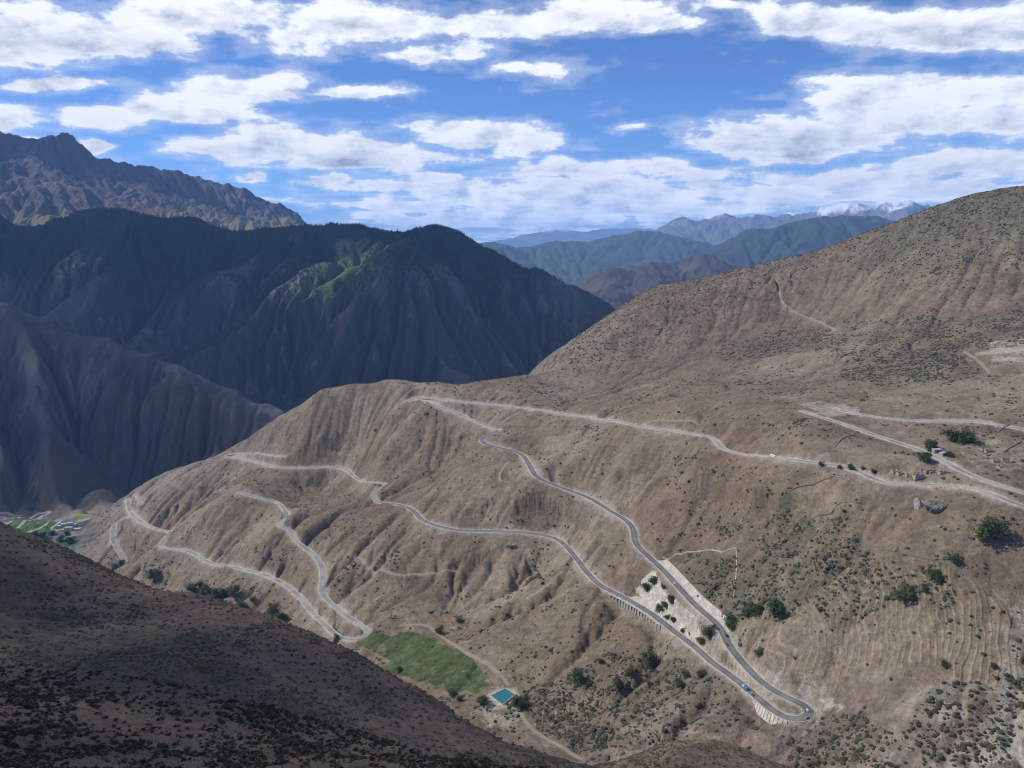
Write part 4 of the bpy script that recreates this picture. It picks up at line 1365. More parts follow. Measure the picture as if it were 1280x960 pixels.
tree_meshes = []
for k in range(7):
    r = np.random.default_rng(50 + k)
    tall = (1.0, 1.15, 0.95, 1.5, 1.0, 1.25, 0.8)[k]
    lumps = []
    nl = 9
    for i in range(nl):
        a = r.random() * 2 * pi; q = r.random() ** .5 * .62
        lumps.append((cos(a) * q, sin(a) * q, .62 * tall + (r.random() - .5) * .75 * tall, .30 + .2 * r.random()))
    lumps.append((0, 0, .75 * tall, .5)); lumps.append((0, 0, .45 * tall, .48))
    V, F = leaf_cloud(1500, lumps, .062, r)
    me = mesh_np('crown', V, F, M_leaf if k % 2 == 0 else M_leaf2, smooth=False)
    ps = [tube((0, 0, -.12), (0.02, 0.01, .45 * tall), .05, .035)]
    for i in range(5):
        L = lumps[i]
        ps.append(tube((0.02, 0.01, .3 * tall), (L[0] * .8, L[1] * .8, L[2]), .028, .01, 5))
    V, F = join(ps)
    tr = mesh_np('trunk', V, F, M_bark)
    tree_meshes.append((me.data, tr.data))
    bpy.data.objects.remove(me); bpy.data.objects.remove(tr)


def place_tree(x, y, z, rad, label, group=None, k=None, sq=1.0, cat='tree', name='tree'):
    k = random.randrange(7) if k is None else k
    o = empty(name, (x, y, z), random.random() * 6.28, label, cat, group)
    o.scale = (rad, rad, rad * sq)
    for nm, me in (('crown', tree_meshes[k][0]), ('trunk', tree_meshes[k][1])):
        c = bpy.data.objects.new(nm, me); COL.objects.link(c); c.parent = o
    return o


# px, py of the foot, crown radius in px, label, group
TREES = [
    (1237, 676, 20, 'largest round dark green tree, alone beside the gully at the right', None),
    (1193, 553, 15, 'broad dark tree below the gravel road, left half of the big pair', 'pair of broad trees under the gravel road'),
    (1211, 554, 13, 'dark tree right half of the big pair below the gravel road', 'pair of broad trees under the gravel road'),
    (1162, 562, 10, 'round tree standing just above the road near the ruins', 'two round trees on the road by the ruins'),
    (1155, 577, 10, 'round tree on the near side of road above the ruined walls', 'two round trees on the road by the ruins'),
    (1187, 571, 5, 'small dark bush-like tree beside the road junction and ruins', None),
    (1128, 750, 13, 'dark round tree alone in the middle of the overgrown terraces', None),
    (1194, 703, 7, 'small tree below the largest round tree, on the gully edge', None),
    (1168, 725, 9, 'small tree on the stone wall where the terraces end', None),
    (1155, 740, 5, 'tiny tree to the right of the lone terrace tree', None),
    (966, 769, 17, 'biggest and rightmost crown of the dark clump above the hairpin road', 'clump of dark trees above the hairpin road'),
    (944, 770, 12, 'middle crown of the dark clump above the hairpin road', 'clump of dark trees above the hairpin road'),
    (934, 770, 7, 'smallest left crown of the dark clump above the hairpin road', 'clump of dark trees above the hairpin road'),
    (913, 784, 12, 'dark tree right at the outer edge of the upper road leg', None),
    (948, 819, 6, 'small dark tree on the terraces just above the upper road leg', None),
    (887, 796, 9, 'round tree squeezed between the two legs of the hairpin road', None),
    (876, 804, 6, 'smaller tree between the road legs, left of the round one', None),
    (816, 728, 7, 'upper tree at the head of the bare platform', 'trees on the bare platform between the roads'),
    (808, 737, 7, 'tree at the left corner of the bare platform', 'trees on the bare platform between the roads'),
    (829, 736, 3, 'tiny shrub-like tree alone in the upper platform', 'trees on the bare platform between the roads'),
    (838, 753, 6, 'right tree of the dark row across the platform', 'trees on the bare platform between the roads'),
    (831, 758, 5, 'middle tree of the dark row across the platform', 'trees on the bare platform between the roads'),
    (825, 763, 6, 'left tree of the dark row across the platform', 'trees on the bare platform between the roads'),
    (834, 773, 4, 'left tree of the small pair at the lower platform', 'trees on the bare platform between the roads'),
    (841, 777, 4, 'right tree of the small pair at the lower platform', 'trees on the bare platform between the roads'),
    (854, 790, 3, 'lowest little tree on the bare platform', 'trees on the bare platform between the roads'),
    (811, 834, 10, 'tall dark tree on the scrubby slope below the arches', None),
    (724, 853, 9, 'dark round tree on the scrub slope left of the tall one', None),
    (752, 829, 4, 'small tree higher up the scrub slope between larger trees', None),
    (772, 860, 6, 'low spreading tree on scrub below the tall dark tree', None),
    (787, 843, 5, 'small tree just left of the foot of the tall tree', None),
    (857, 848, 6, 'small tree on scrub below the lower road leg', None),
    (876, 845, 6, 'small tree on scrub nearest the lower road leg', None),
    (850, 857, 6, 'low tree on the bottom fringe of scrub below the road', None),
    (649, 882, 12, 'dark tree spreading at the right of the turquoise pond', None),
    (604, 879, 8, 'dark round tree at the left of the turquoise pond', None),
    (565, 871, 7, 'dark tree at the lower edge of the green field', None),
    (576, 876, 5, 'small tree between green field and the pond trees', None),
    (499, 839, 4, 'small tree on the near edge of the green field', None),
    (549, 791, 6, 'small dark tree on the upper edge of the green field', None),
    (573, 778, 5, 'small tree in the gully mouth above the green field', None),
    (240, 741, 8, 'left tree of the valley grove under the lowest road', 'grove in the valley bottom below the road'),
    (255, 744, 9, 'second tree from the left in the valley grove', 'grove in the valley bottom below the road'),
    (268, 748, 10, 'middle tree of the valley grove', 'grove in the valley bottom below the road'),
    (281, 747, 10, 'fourth tree from the left in the valley grove', 'grove in the valley bottom below the road'),
    (293, 746, 9, 'rightmost tree of the valley grove', 'grove in the valley bottom below the road'),
    (250, 734, 6, 'small pale tree behind the left end of the valley grove', 'grove in the valley bottom below the road'),
    (341, 768, 8, 'left tree of the dark pair beside the valley stream', 'pair of trees by the valley stream'),
    (352, 776, 9, 'right and larger tree of the dark pair beside the stream', 'pair of trees by the valley stream'),
    (303, 761, 6, 'small tree between the valley grove and the dark pair', None),
    (316, 751, 4, 'tiny tree beside the lowest road right of the grove', None),
    (193, 723, 9, 'round dark tree alone near the mouth of the valley', None),
    (143, 712, 5, 'left little tree at the foot of the dusty side road', None),
    (152, 706, 4, 'right little tree at the foot of the dusty side road', None),
    (420, 801, 5, 'little dark tree inside the lower hairpin bend', None),
    (1064, 587, 5, 'roadside tree, largest of the row by the upper road', 'row of small trees beside the upper road'),
    (1078, 587, 3, 'roadside tree at the right end of the row', 'row of small trees beside the upper road'),
    (1050, 586, 3, 'second roadside tree from the left of the row', 'row of small trees beside the upper road'),
    (1027, 583, 3, 'leftmost roadside tree of the row by the upper road', 'row of small trees beside the upper road'),
    (1092, 592, 4, 'roadside tree standing below the row on the bend', 'row of small trees beside the upper road'),
    (1278, 830, 5, 'small tree on the far right edge of the terraces', None),
    (1180, 833, 5, 'small bush-like tree in the gully that splits the terraces', None),
    (1243, 835, 4, 'small tree among scrub on the right terraces', None),
]
for (px, py, rp, lb, grp) in TREES:
    h = ray_hit(hill_h, px, py, 450, 2600)
    if h is None:
        continue
    dist = sqrt(h @ h)
    place_tree(h[0], h[1], float(hill_h(np.array([h[0]]), np.array([h[1]]))[0]) - .2, (rp + 1) * dist / FPX * 1.0, lb, grp, sq=1.35 if 'tall' in lb else random.uniform(.85, 1.05))
for i, (px, py, rp, lb) in enumerate([(30, 676, 6, 'dark tree at the left end of the village orchard'), (42, 674, 7, 'tallest dark tree in the village orchard'), (54, 673, 6, 'dark tree in the middle of the village orchard'),
                                      (66, 668, 5, 'tree behind the village orchard near the green field'), (76, 676, 6, 'dark tree right of the village orchard'), (88, 680, 7, 'dark tree at the edge of the village below the spur'),
                                      (60, 684, 6, 'dark tree in front of the village orchard'), (84, 668, 4, 'small tree beside the pale village houses')]):
    h = ray_hit(h3, px, py, 1800, 3000)
    if h is not None:
        place_tree(h[0], h[1], h[2] - .5, rp * sqrt(h @ h) / FPX, lb, 'trees around the valley village')

# ================================================================== VILLAGE HOUSES AND RUINS
def boxv(x0, x1, y0, y1, z0, z1):
    V = np.array([(x, y, z) for x in (x0, x1) for y in (y0, y1) for z in (z0, z1)], float)
    F = np.array([(0, 1, 3, 2), (4, 6, 7, 5), (0, 4, 5, 1), (2, 3, 7, 6), (1, 5, 7, 3), (0, 2, 6, 4)])
    return V, F


M_white = simple_mat("whitewash", (0.62, 0.60, 0.56), .9, .06, .3)
M_roofb = simple_mat("flat_roof", (0.40, 0.40, 0.42), .8, .1, .2)
M_dark = simple_mat("dark_opening", (0.03, 0.03, 0.035), .6, .1, 1)
M_mud = simple_mat("mud_brick", (0.34, 0.28, 0.215), .95, .12, .5)
for i, (px, py, w, d, hh, rz, lb) in enumerate([(80, 657, 17, 10, 6, .2, 'long pale flat-roofed house at the left of the valley village'), (88, 656, 14, 11, 7, .5, 'square white house in the middle of the valley village'),
                                                (93, 657, 13, 9, 6, -.3, 'white house at the right of the village by the yellow field'), (86, 661, 20, 9, 5, .1, 'low long house in front of the other village houses'),
                                                (97, 663, 16, 10, 6, .3, 'grey-roofed house below the yellow-green field'), (75, 659, 12, 9, 5, .0, 'small house on the left end of the village terraces')]):
    h = ray_hit(h3, px, py, 1800, 3000)
    if h is None:
        continue
    o = empty('village_house', h, rz, lb, 'house', 'houses of the valley village')
    mesh_np('wall', *boxv(-w / 2, w / 2, -d / 2, d / 2, -4, hh), M_white, smooth=False, parent=o)
    mesh_np('roof', *boxv(-w / 2 - .6, w / 2 + .6, -d / 2 - .6, d / 2 + .6, hh, hh + .6), M_roofb, smooth=False, parent=o)
    for j in range(3):
        mesh_np('window', *boxv(-w / 2 + w * (j + .6) / 3.2 - .7, -w / 2 + w * (j + .6) / 3.2 + .7, -d / 2 - .1, -d / 2 + .2, hh * .4, hh * .75), M_dark, smooth=False, parent=o)
    mesh_np('door', *boxv(-.6, .6, -d / 2 - .12, -d / 2 + .2, 0, hh * .38), M_dark, smooth=False, parent=o)

RUINS = [
    (1118, 590, 9, 6, .3, 'ruined stone room at the left end of the ruined hamlet'), (1126, 592, 10, 7, .1, 'second ruined room from the left, low broken walls'),
    (1137, 594, 9, 7, -.2, 'roofless mud room in the middle of the ruined hamlet'), (1147, 596, 12, 7, .2, 'largest roofless ruin, with a tall near wall'),
    (1158, 589, 8, 6, .4, 'small roofless ruin behind the largest one'), (1166, 591, 9, 6, -.1, 'ruined room between the largest ruin and grey house'),
    (1180, 591, 14, 6, .1, 'ruined long room beside the road at the hamlet end'),
    (1229, 562, 9, 7, .3, 'upper left ruin of the hamlet right of the road'), (1236, 565, 10, 6, .0, 'upper right ruin beside the dark pair of trees'),
    (1233, 569, 10, 6, .5, 'broken walls in front of the upper ruins'), (1243, 577, 9, 7, .2, 'lone low ruin with a dark doorway on pale ground'),
    (1258, 577, 11, 7, -.3, 'ruin with the tallest leaning wall on pale ground'), (1250, 584, 6, 5, .3, 'smallest ruin at the bottom of pale ground'),
]
for (px, py, w, d, rz, lb) in RUINS:
    h = ray_hit(hill_h, px, py, 450, 2600)
    r = random.Random(px)
    o = empty('stone_ruin', h, rz, lb, 'ruin', 'roofless ruins of the old hamlet')
    tall = 1.5 if 'tall' in lb else 1
    hs = [r.uniform(1.4, 3.6) * tall for _ in range(4)]
    for k, (x0, x1, y0, y1) in enumerate(((-w / 2, w / 2, -d / 2, -d / 2 + .8), (-w / 2, w / 2, d / 2 - .8, d / 2), (-w / 2, -w / 2 + .8, -d / 2 + .8, d / 2 - .8), (w / 2 - .8, w / 2, -d / 2 + .8, d / 2 - .8))):
        # broken top: the wall is a strip whose top edge steps up and down
        m = 7; V = []; F = []
        lx = x1 - x0 > y1 - y0
        for i in range(m):
            t = i / (m - 1); top = hs[k] * (0.6 + .55 * r.random())
            if lx:
                xx_ = x0 + (x1 - x0) * t
                V += [(xx_, y0, -3), (xx_, y0, top), (xx_, y1, top), (xx_, y1, -3)]
            else:
                yy_ = y0 + (y1 - y0) * t
                V += [(x0, yy_, -3), (x0, yy_, top), (x1, yy_, top), (x1, yy_, -3)]
        for i in range(m - 1):
            for q_ in range(3):
                F.append((i * 4 + q_, i * 4 + q_ + 1, i * 4 + 5 + q_, i * 4 + 4 + q_))
        F += [(0, 1, 2, 3), ((m - 1) * 4 + 3, (m - 1) * 4 + 2, (m - 1) * 4 + 1, (m - 1) * 4)]
        mesh_np('wall', np.array(V, float), np.array(F), M_mud, smooth=False, parent=o)
for (px, py, w, d, hh, rz, lb) in [(1171, 565, 11, 6, 4, .1, 'grey flat-roofed roadside building beside the two round trees'), (1179, 569, 8, 6, 3.5, .3, 'smaller grey roadside hut right of the flat-roofed building')]:
    h = ray_hit(hill_h, px, py, 450, 2600)
    o = empty('roadside_house', h, rz, lb, 'house')
    mesh_np('wall', *boxv(-w / 2, w / 2, -d / 2, d / 2, -3, hh), M_mud, smooth=False, parent=o)
    mesh_np('roof', *boxv(-w / 2 - .4, w / 2 + .4, -d / 2 - .4, d / 2 + .4, hh, hh + .35), M_roofb, smooth=False, parent=o)
    mesh_np('door', *boxv(-.6, .6, -d / 2 - .08, -d / 2 + .2, 0, 2.1), M_dark, smooth=False, parent=o)
    for j in (-1, 1):
        mesh_np('window', *boxv(j * w * .3 - .6, j * w * .3 + .6, -d / 2 - .08, -d / 2 + .2, 1.2, 2.4), M_dark, smooth=False, parent=o)

# ================================================================== BOULDERS
M_rock = terrain_mat("grey_rock", fine=1.4, bump=.9, var=.5, mid=.15)
def rock(name, px, py, rx, ry, rz, label, seed, cat='rock', group=None, col=(.22, .205, .18), sink=.35, hf=None):
    h = ray_hit(hill_h, px, py, 450, 2600)
    r = np.random.default_rng(seed)
    n1, n2 = 40, 26
    th = np.linspace(0, 2 * pi, n1, endpoint=False); ph = np.linspace(-pi / 2, pi / 2, n2)
    tt, pp = np.meshgrid(th, ph)
    d = np.stack([np.cos(tt) * np.cos(pp), np.sin(tt) * np.cos(pp), np.sin(pp)], -1)
    k = np.ones_like(tt)
    for _ in range(26):   # cut flat facets off the ball
        a = r.normal(size=3); a /= np.linalg.norm(a)
        lim = r.uniform(.5, .95)
        dt = (d * a).sum(-1)
        k = np.minimum(k, np.where(dt > 1e-3, lim / np.maximum(dt, 1e-3), 9))
    k = k * (1 + .30 * ridged(d[..., 0] * 2 + seed + d[..., 2] * 1.5, d[..., 1] * 2 - d[..., 2] * .8, 1.1, 4, .6, seed) - .1)
    V = (d * k[..., None] * np.array([rx, ry, rz])).reshape(-1, 3)
    F = []
    for j in range(n2 - 1):
        for i in range(n1):
            F.append((j * n1 + i, j * n1 + (i + 1) % n1, (j + 1) * n1 + (i + 1) % n1, (j + 1) * n1 + i))
    n_ = fbm(V[:, 0], V[:, 1] + V[:, 2] * 1.3, rx * .6, 4, .6, seed + 5)[:, None]
    c = np.array(col)[None] * (1 + .8 * n_)
    o = mesh_np(name, V, np.array(F), M_rock, np.clip(c, .03, .7), smooth=False)
    o.location = (h[0], h[1], h[2] - rz * .15)
    return finish(o, label, cat, group)


rock('rock_outcrop', 1150, 632, 10, 9, 13, 'pale left block of the rock outcrop under the road', 3, col=(.26, .24, .205), cat='rock outcrop')
rock('rock_outcrop', 1172, 634, 17, 12, 13, 'large dark grey right block of the rock outcrop under the road', 8, col=(.17, .165, .15), cat='rock outcrop')
rock('boulder', 1120, 645, 3.5, 3, 5, 'dark upright boulder alone on bare slope below the outcrop', 11, col=(.05, .045, .04), cat='boulder')
rock('boulder', 1175, 658, 4, 3, 3, 'flat pale boulder on bare slope right of the dark one', 12, col=(.33, .3, .26), cat='boulder')
rock('boulder', 842, 503, 5, 4, 4, 'small pale boulder on the saddle above the upper road', 14, col=(.33, .3, .26), cat='boulder')
rock('rock_outcrop', 533, 517, 12, 9, 9, 'dark rock outcrop just below the top bend of the road', 15, col=(.10, .095, .085), cat='rock outcrop')
rock('rock_outcrop', 470, 537, 9, 7, 5, 'dark low rock outcrop on open slope left of the top bend', 16, col=(.12, .11, .095), cat='rock outcrop')
rock('rock_outcrop', 640, 683, 16, 10, 10, 'brown grey crag under the middle road', 17, col=(.20, .175, .15), cat='rock outcrop')
rock('rock_outcrop', 277, 690, 12, 9, 9, 'dark crag right above the lowest road', 18, col=(.12, .11, .10), cat='rock outcrop')

# ================================================================== VEHICLES
def paint(name, c, rough=.35):
    return simple_mat(name, c, rough, .02, 2, spec=.5)
M_tyre = simple_mat("tyre_rubber", (.02, .02, .02), .9, .05, 3)
M_glass = simple_mat("window_glass", (.03, .04, .05), .1, .02, 3, spec=.6)
PAINTS = {'white': paint('white_paint', (.75, .75, .74)), 'blue': paint('blue_paint', (.03, .17, .42)), 'dark': paint('dark_paint', (.03, .032, .038)), 'green': paint('green_paint', (.03, .10, .07)), 'cream': paint('cream_paint', (.6, .52, .36)),
          'grey': paint('grey_paint', (.25, .26, .28))}


def bevel_box(x0, x1, y0, y1, z0, z1, tx=0, ty=0, c=.12):
    """a box with cut corners whose top is drawn in by tx, ty"""
    V = []
    rings = [(z0, 0, 0, c), (z0 + (z1 - z0) * .85, tx * .7, ty * .7, c), (z1, tx + c, ty + c, c)]
    for z, ax, ay, cc in rings:
        a0, a1, b0_, b1_ = x0 + ax, x1 - ax, y0 + ay, y1 - ay
        V += [(a0 + cc, b0_, z), (a1 - cc, b0_, z), (a1, b0_ + cc, z), (a1, b1_ - cc, z), (a1 - cc, b1_, z), (a0 + cc, b1_, z), (a0, b1_ - cc, z), (a0, b0_ + cc, z)]
    F = []
    for k in range(2):
        for i in range(8):
            F.append((k * 8 + i, k * 8 + (i + 1) % 8, k * 8 + 8 + (i + 1) % 8, k * 8 + 8 + i))
    for k, o in ((16, 1), (0, -1)):
        q = [(k, k + 1, k + 2, k + 7), (k + 7, k + 2, k + 3, k + 6), (k + 6, k + 3, k + 4, k + 5)]
        F += [tuple(reversed(a)) if o < 0 else a for a in q]
    return np.array(V, float), np.array(F)


def wheels(o, xs, w, rad=.36):
    for x in xs:
        for sy in (-1, 1):
            V, F = tube((x, sy * w - .12, rad), (x, sy * w + .12, rad), rad, rad, 14)
            a = len(V); V = np.vstack([V, [[x, sy * w - .12, rad], [x, sy * w + .12, rad]]])
            F4 = list(F) + [(i, a, (i + 1) % 14, (i + 1) % 14) for i in range(14)]
            me = bpy.data.meshes.new('wheel')
            me.from_pydata([tuple(v) for v in V], [], [tuple(int(t) for t in f) for f in F] + [tuple(range(13, -1, -1)), tuple(range(14, 28))])
            me.materials.append(M_tyre)
            c = bpy.data.objects.new('wheel', me); COL.objects.link(c); c.parent = o


def road_spot(key, px, py, lane):
    r = road_lines[key]
    qx, qy = project(r[:, 0], r[:, 1], r[:, 2])
    i = int(np.argmin((qx - px) ** 2 + (qy - py) ** 2)); i = min(max(i, 2), len(r) - 3)
    t = r[i + 2] - r[i - 2]
    n = np.array([-t[1], t[0]]) / np.hypot(t[0], t[1])
    return (r[i, 0] + n[0] * lane, r[i, 1] + n[1] * lane, r[i, 2] + .27), math.atan2(t[1], t[0])


def car(key, px, py, lane, col, label, group=None):
    p, a = road_spot(key, px, py, lane)
    o = empty('car', p, a + (pi if lane < 0 else 0), label, 'car', group)
    mesh_np('body', *bevel_box(-2.3, 2.3, -.92, .92, .25, 1.0, .1, .05), PAINTS[col], smooth=False, parent=o)
    mesh_np('cabin_glass', *bevel_box(-1.6, 1.1, -.82, .82, .98, 1.45, .4, .15), M_glass, smooth=False, parent=o)
    mesh_np('roof', *bevel_box(-1.15, .65, -.66, .66, 1.43, 1.56, .08, .05, .06), PAINTS[col], smooth=False, parent=o)
    wheels(o, (-1.4, 1.4), .84)
    for sy in (-.62, .62):
        mesh_np('headlight', *boxv(2.26, 2.34, sy - .2, sy + .2, .6, .8), PAINTS['white'], smooth=False, parent=o)
    return o


def truck(key, px, py, lane, cab, box, label, L=9.5, cat='truck', H=3.6):
    p, a = road_spot(key, px, py, lane)
    o = empty(cat, p, a + (pi if lane < 0 else 0), label, cat)
    mesh_np('chassis', *boxv(-L / 2, L / 2, -.9, .9, .6, .95), M_tyre, smooth=False, parent=o)
    mesh_np('cab', *bevel_box(L / 2 - 2.2, L / 2, -1.2, 1.2, .95, 3.0, .15, .08), PAINTS[cab], smooth=False, parent=o)
    mesh_np('windscreen', *boxv(L / 2 - .1, L / 2 + .03, -1.0, 1.0, 1.9, 2.6), M_glass, smooth=False, parent=o)
    mesh_np('cargo_box', *bevel_box(-L / 2, L / 2 - 2.4, -1.25, 1.25, .96, H, .0, .0, .08), PAINTS[box], smooth=False, parent=o)
    wheels(o, (-L / 2 + 1.2, -L / 2 + 2.4, L / 2 - 1.3), 1.12, .5)
    return o


def bus(key, px, py, lane, col, label, L=11.5):
    p, a = road_spot(key, px, py, lane)
    o = empty('bus', p, a + (pi if lane < 0 else 0), label, 'bus')
    mesh_np('body', *bevel_box(-L / 2, L / 2, -1.25, 1.25, .4, 3.2, .05, .05, .2), PAINTS[col], smooth=False, parent=o)
    for sy in (-1, 1):
        mesh_np('side_window', *boxv(-L / 2 + .6, L / 2 - .8, sy * 1.24 - .04, sy * 1.24 + .04, 1.7, 2.5), M_glass, smooth=False, parent=o)
    mesh_np('windscreen', *boxv(L / 2 - .06, L / 2 + .04, -1.05, 1.05, 1.4, 2.6), M_glass, smooth=False, parent=o)
    wheels(o, (-L / 2 + 2.4, L / 2 - 2.0), 1.12, .5)
    return o


truck('B', 937, 859, 2.2, 'white', 'blue', 'blue lorry with a white cab climbing from the tip of the hairpin')
car('B', 945, 866, 2.0, 'dark', 'black car driving right behind the blue lorry')
car('B', 1006, 895, 2.0, 'dark', 'dark car in the middle of the hairpin bend')
car('B', 1014, 887, -1.8, 'white', 'white car on the outside of the hairpin bend')
car('B', 843, 732, -1.8, 'white', 'white car on the upper leg beside the long ribbed wall')
car('B', 873, 762, 2.0, 'grey', 'grey car on the upper leg above the short ribbed wall')
truck('B', 905, 797, 2.0, 'green', 'green', 'small dark green lorry on the upper leg by the roadside tree', L=6.5, H=2.8)
car('B', 912, 806, -2.0, 'dark', 'black car just below the small green lorry')
bus('A', 967, 570, 1.8, 'white', 'white bus on the upper road across the open slope')
car('B', 800, 757, -1.8, 'grey', 'grey car on the lower leg above the arches')

# ================================================================== UTILITY POLES
M_pole = simple_mat("pole_wood", (.10, .085, .07), .9, .1, 2)
for (px, py, hh, lb) in [(1235, 540, 14, 'tall utility pole beside the gravel road at the right'), (1002, 523, 10, 'utility pole standing on the loose tip of the upper bend'), (1228, 436, 10, 'short utility pole at the end of the highest road'), (903, 690, 7, 'short post on the water channel above the terraces')]:
    h = ray_hit(hill_h, px, py, 450, 2600)
    o = empty('utility_pole', h, .4, lb, 'utility pole')
    mesh_np('pole', *tube((0, 0, -1), (0, 0, hh), .22, .14, 8), M_pole, parent=o)
    mesh_np('crossarm', *boxv(-1.6, 1.6, -.1, .1, hh - 1.2, hh - .95), M_pole, smooth=False, parent=o)
    for sx in (-1.3, 0, 1.3):
        mesh_np('insulator', *tube((sx, 0, hh - .95), (sx, 0, hh - .6), .09, .05, 6), PAINTS['white'], parent=o)

# ================================================================== SCRUB AND FOREST (uncountable)
def shrub_field(name, x, y, z, s, mat, r, kind='dome', squash=.75):
    n = len(x)
    if kind == 'dome':
        k = 6
        th = np.linspace(0, 2 * pi, k, endpoint=False)
        base = np.concatenate([np.stack([np.cos(th), np.sin(th), np.full(k, -.25)], 1), np.stack([np.cos(th + .5) * .8, np.sin(th + .5) * .8, np.full(k, .55)], 1), [[0, 0, .95]]])
        F = [(i, (i + 1) % k, k + i) for i in range(k)] + [((i + 1) % k, k + (i + 1) % k, k + i) for i in range(k)] + [(k + i, k + (i + 1) % k, 2 * k) for i in range(k)]
        jit = .42
    elif kind == 'cone':
        k = 5
        th = np.linspace(0, 2 * pi, k, endpoint=False)
        base = np.concatenate([np.stack([np.cos(th) * .3, np.sin(th) * .3, np.full(k, -.3)], 1), [[0, 0, 1.25]]])
        F = [(i, (i + 1) % k, k) for i in range(k)]
        jit = .08
    else:
        m = 46
        d = r.normal(size=(m, 3)); d /= np.linalg.norm(d, axis=1)[:, None]; d[:, 2] = np.abs(d[:, 2])
        c = d * (.45 + .55 * r.random((m, 1)))
        a = r.normal(size=(m, 3)) * .26; b = r.normal(size=(m, 3)) * .26
        base = np.stack([c + a, c - a * .5 + b, c - a * .5 - b], 1).reshape(-1, 3)
        F = np.arange(m * 3).reshape(m, 3).tolist(); jit = .0
    F = np.array(F)
    B = np.repeat(base[None], n, 0)
    if jit:
        B = B * (1 + jit * (r.random((n, len(base), 1)) - .5)) + jit * .4 * (r.random((n, len(base), 3)) - .5)
    a = r.random(n) * 2 * pi; ca, sa = np.cos(a)[:, None], np.sin(a)[:, None]
    el = (.75 + .5 * r.random(n))[:, None]
    X = (B[..., 0] * el * ca - B[..., 1] * sa) * s[:, None] + x[:, None]
    Y_ = (B[..., 0] * el * sa + B[..., 1] * ca) * s[:, None] + y[:, None]
    Z_ = B[..., 2] * s[:, None] * squash + z[:, None]
    V = np.stack([X, Y_, Z_], -1).reshape(-1, 3)
    FF = (F[None] + (np.arange(n) * len(base))[:, None, None]).reshape(-1, 3)
    o = mesh_np(name, V, FF, mat, smooth=False)
    return finish(o, kind='stuff')


M_scrub = leaf_mat("scrub_leaves", (0.022, 0.026, 0.015), (0.070, 0.066, 0.042))
M_scrub2 = leaf_mat("near_scrub_leaves", (0.036, 0.038, 0.020), (0.150, 0.118, 0.070))
M_conifer = leaf_mat("conifer_needles", (0.010, 0.020, 0.012), (0.022, 0.038, 0.020))
R_ = np.random.default_rng(77)

def scatter_hill(n, smin, smax, dens, name, mat, ymax=1900, squash=.75):
    y = np.sqrt(R_.random(n) * (ymax ** 2 - 500 ** 2) + 500 ** 2); x = (R_.random(n) * 2 - 1) * .80 * y
    la = HillA.lin(x, y); rd = gRD.lin(x, y)
    n1 = fbm(x, y, 60, 4, .6, 901); n2 = fbm(x, y, 14, 3, .6, 902)
    d = 0.02 + .12 * sstep(n1, .0, .5) + .10 * sstep(la, 8, 11)
    for p, w in SCRUB:
        if len(p) > 2:
            d = np.maximum(d, world_mask(p, x, y, wob=35) * w * (0.35 + .65 * sstep(n1, -.4, .3)))
    z0 = Hill.cub(x, y)
    d = np.maximum(d, sstep(z0, -150, 80) * .34 * sstep(x, 200, 500))
    d = np.maximum(d, sstep(y, 2000, 2200) * sstep(x, 50, 200) * .3)
    rows = np.sin((x * .25 + y * 1.0 + fbm(x, y, 70, 3, .5, 903) * 30) / 15.0 * 2 * pi)
    d = d * np.where(x > 150, .45 + .75 * sstep(rows, -.2, .7), 1)
    d = d * (0.35 + 1.5 * sstep(n2, -.3, .4)) * dens
    d = np.where(rd < 2.5, 0, d)
    d = np.where((rd < 9), d * .3, d)
    for p, w in ((FIELD, 0.03), (PLAT, .05)):
        if len(p) > 2:
            d = np.where(poly_mask(p, x, y), d * w, d)
    k = R_.random(n) < d
    x, y = x[k], y[k]
    s = smin + (smax - smin) * R_.random(len(x)) ** 2.6
    z = hill_h(x, y)
    print(name, len(x))
    return shrub_field(name, x, y, z, s, mat, R_, 'dome', squash)


scatter_hill(620000, .6, 2.9, 1.3, 'scrub', M_scrub, 2400)
# bigger bushes
scatter_hill(30000, 1.8, 4.2, .30, 'bushes', M_scrub, 1500, .9)
# stones and rubble
n = 170000
y = np.sqrt(R_.random(n) * (1900 ** 2 - 560 ** 2) + 560 ** 2); x = (R_.random(n) * 2 - 1) * .80 * y
la = HillA.lin(x, y); rd = gRD.lin(x, y); rt = gRT.lin(x, y)
n1 = fbm(x, y, 50, 4, .6, 951)
d = .04 + .35 * sstep(la, 8, 10.5) * sstep(n1, -.3, .4) + .45 * sstep(rd, 22, 3) * (rt > .7) * sstep(n1, -.2, .4) + .35 * sstep(y, 900, 800) * sstep(x, 520, 350) * sstep(n1, -.2, .5)
k = (R_.random(n) < d * .8) & (rd > 1)
x, y = x[k], y[k]
print('rubble', len(x))
M_rub = leaf_mat("rubble_stone", (0.10, 0.088, 0.07), (0.36, 0.32, 0.26))
shrub_field('rubble', x, y, hill_h(x, y), .35 + 1.3 * R_.random(len(x)) ** 4, M_rub, R_, 'dome', .7)
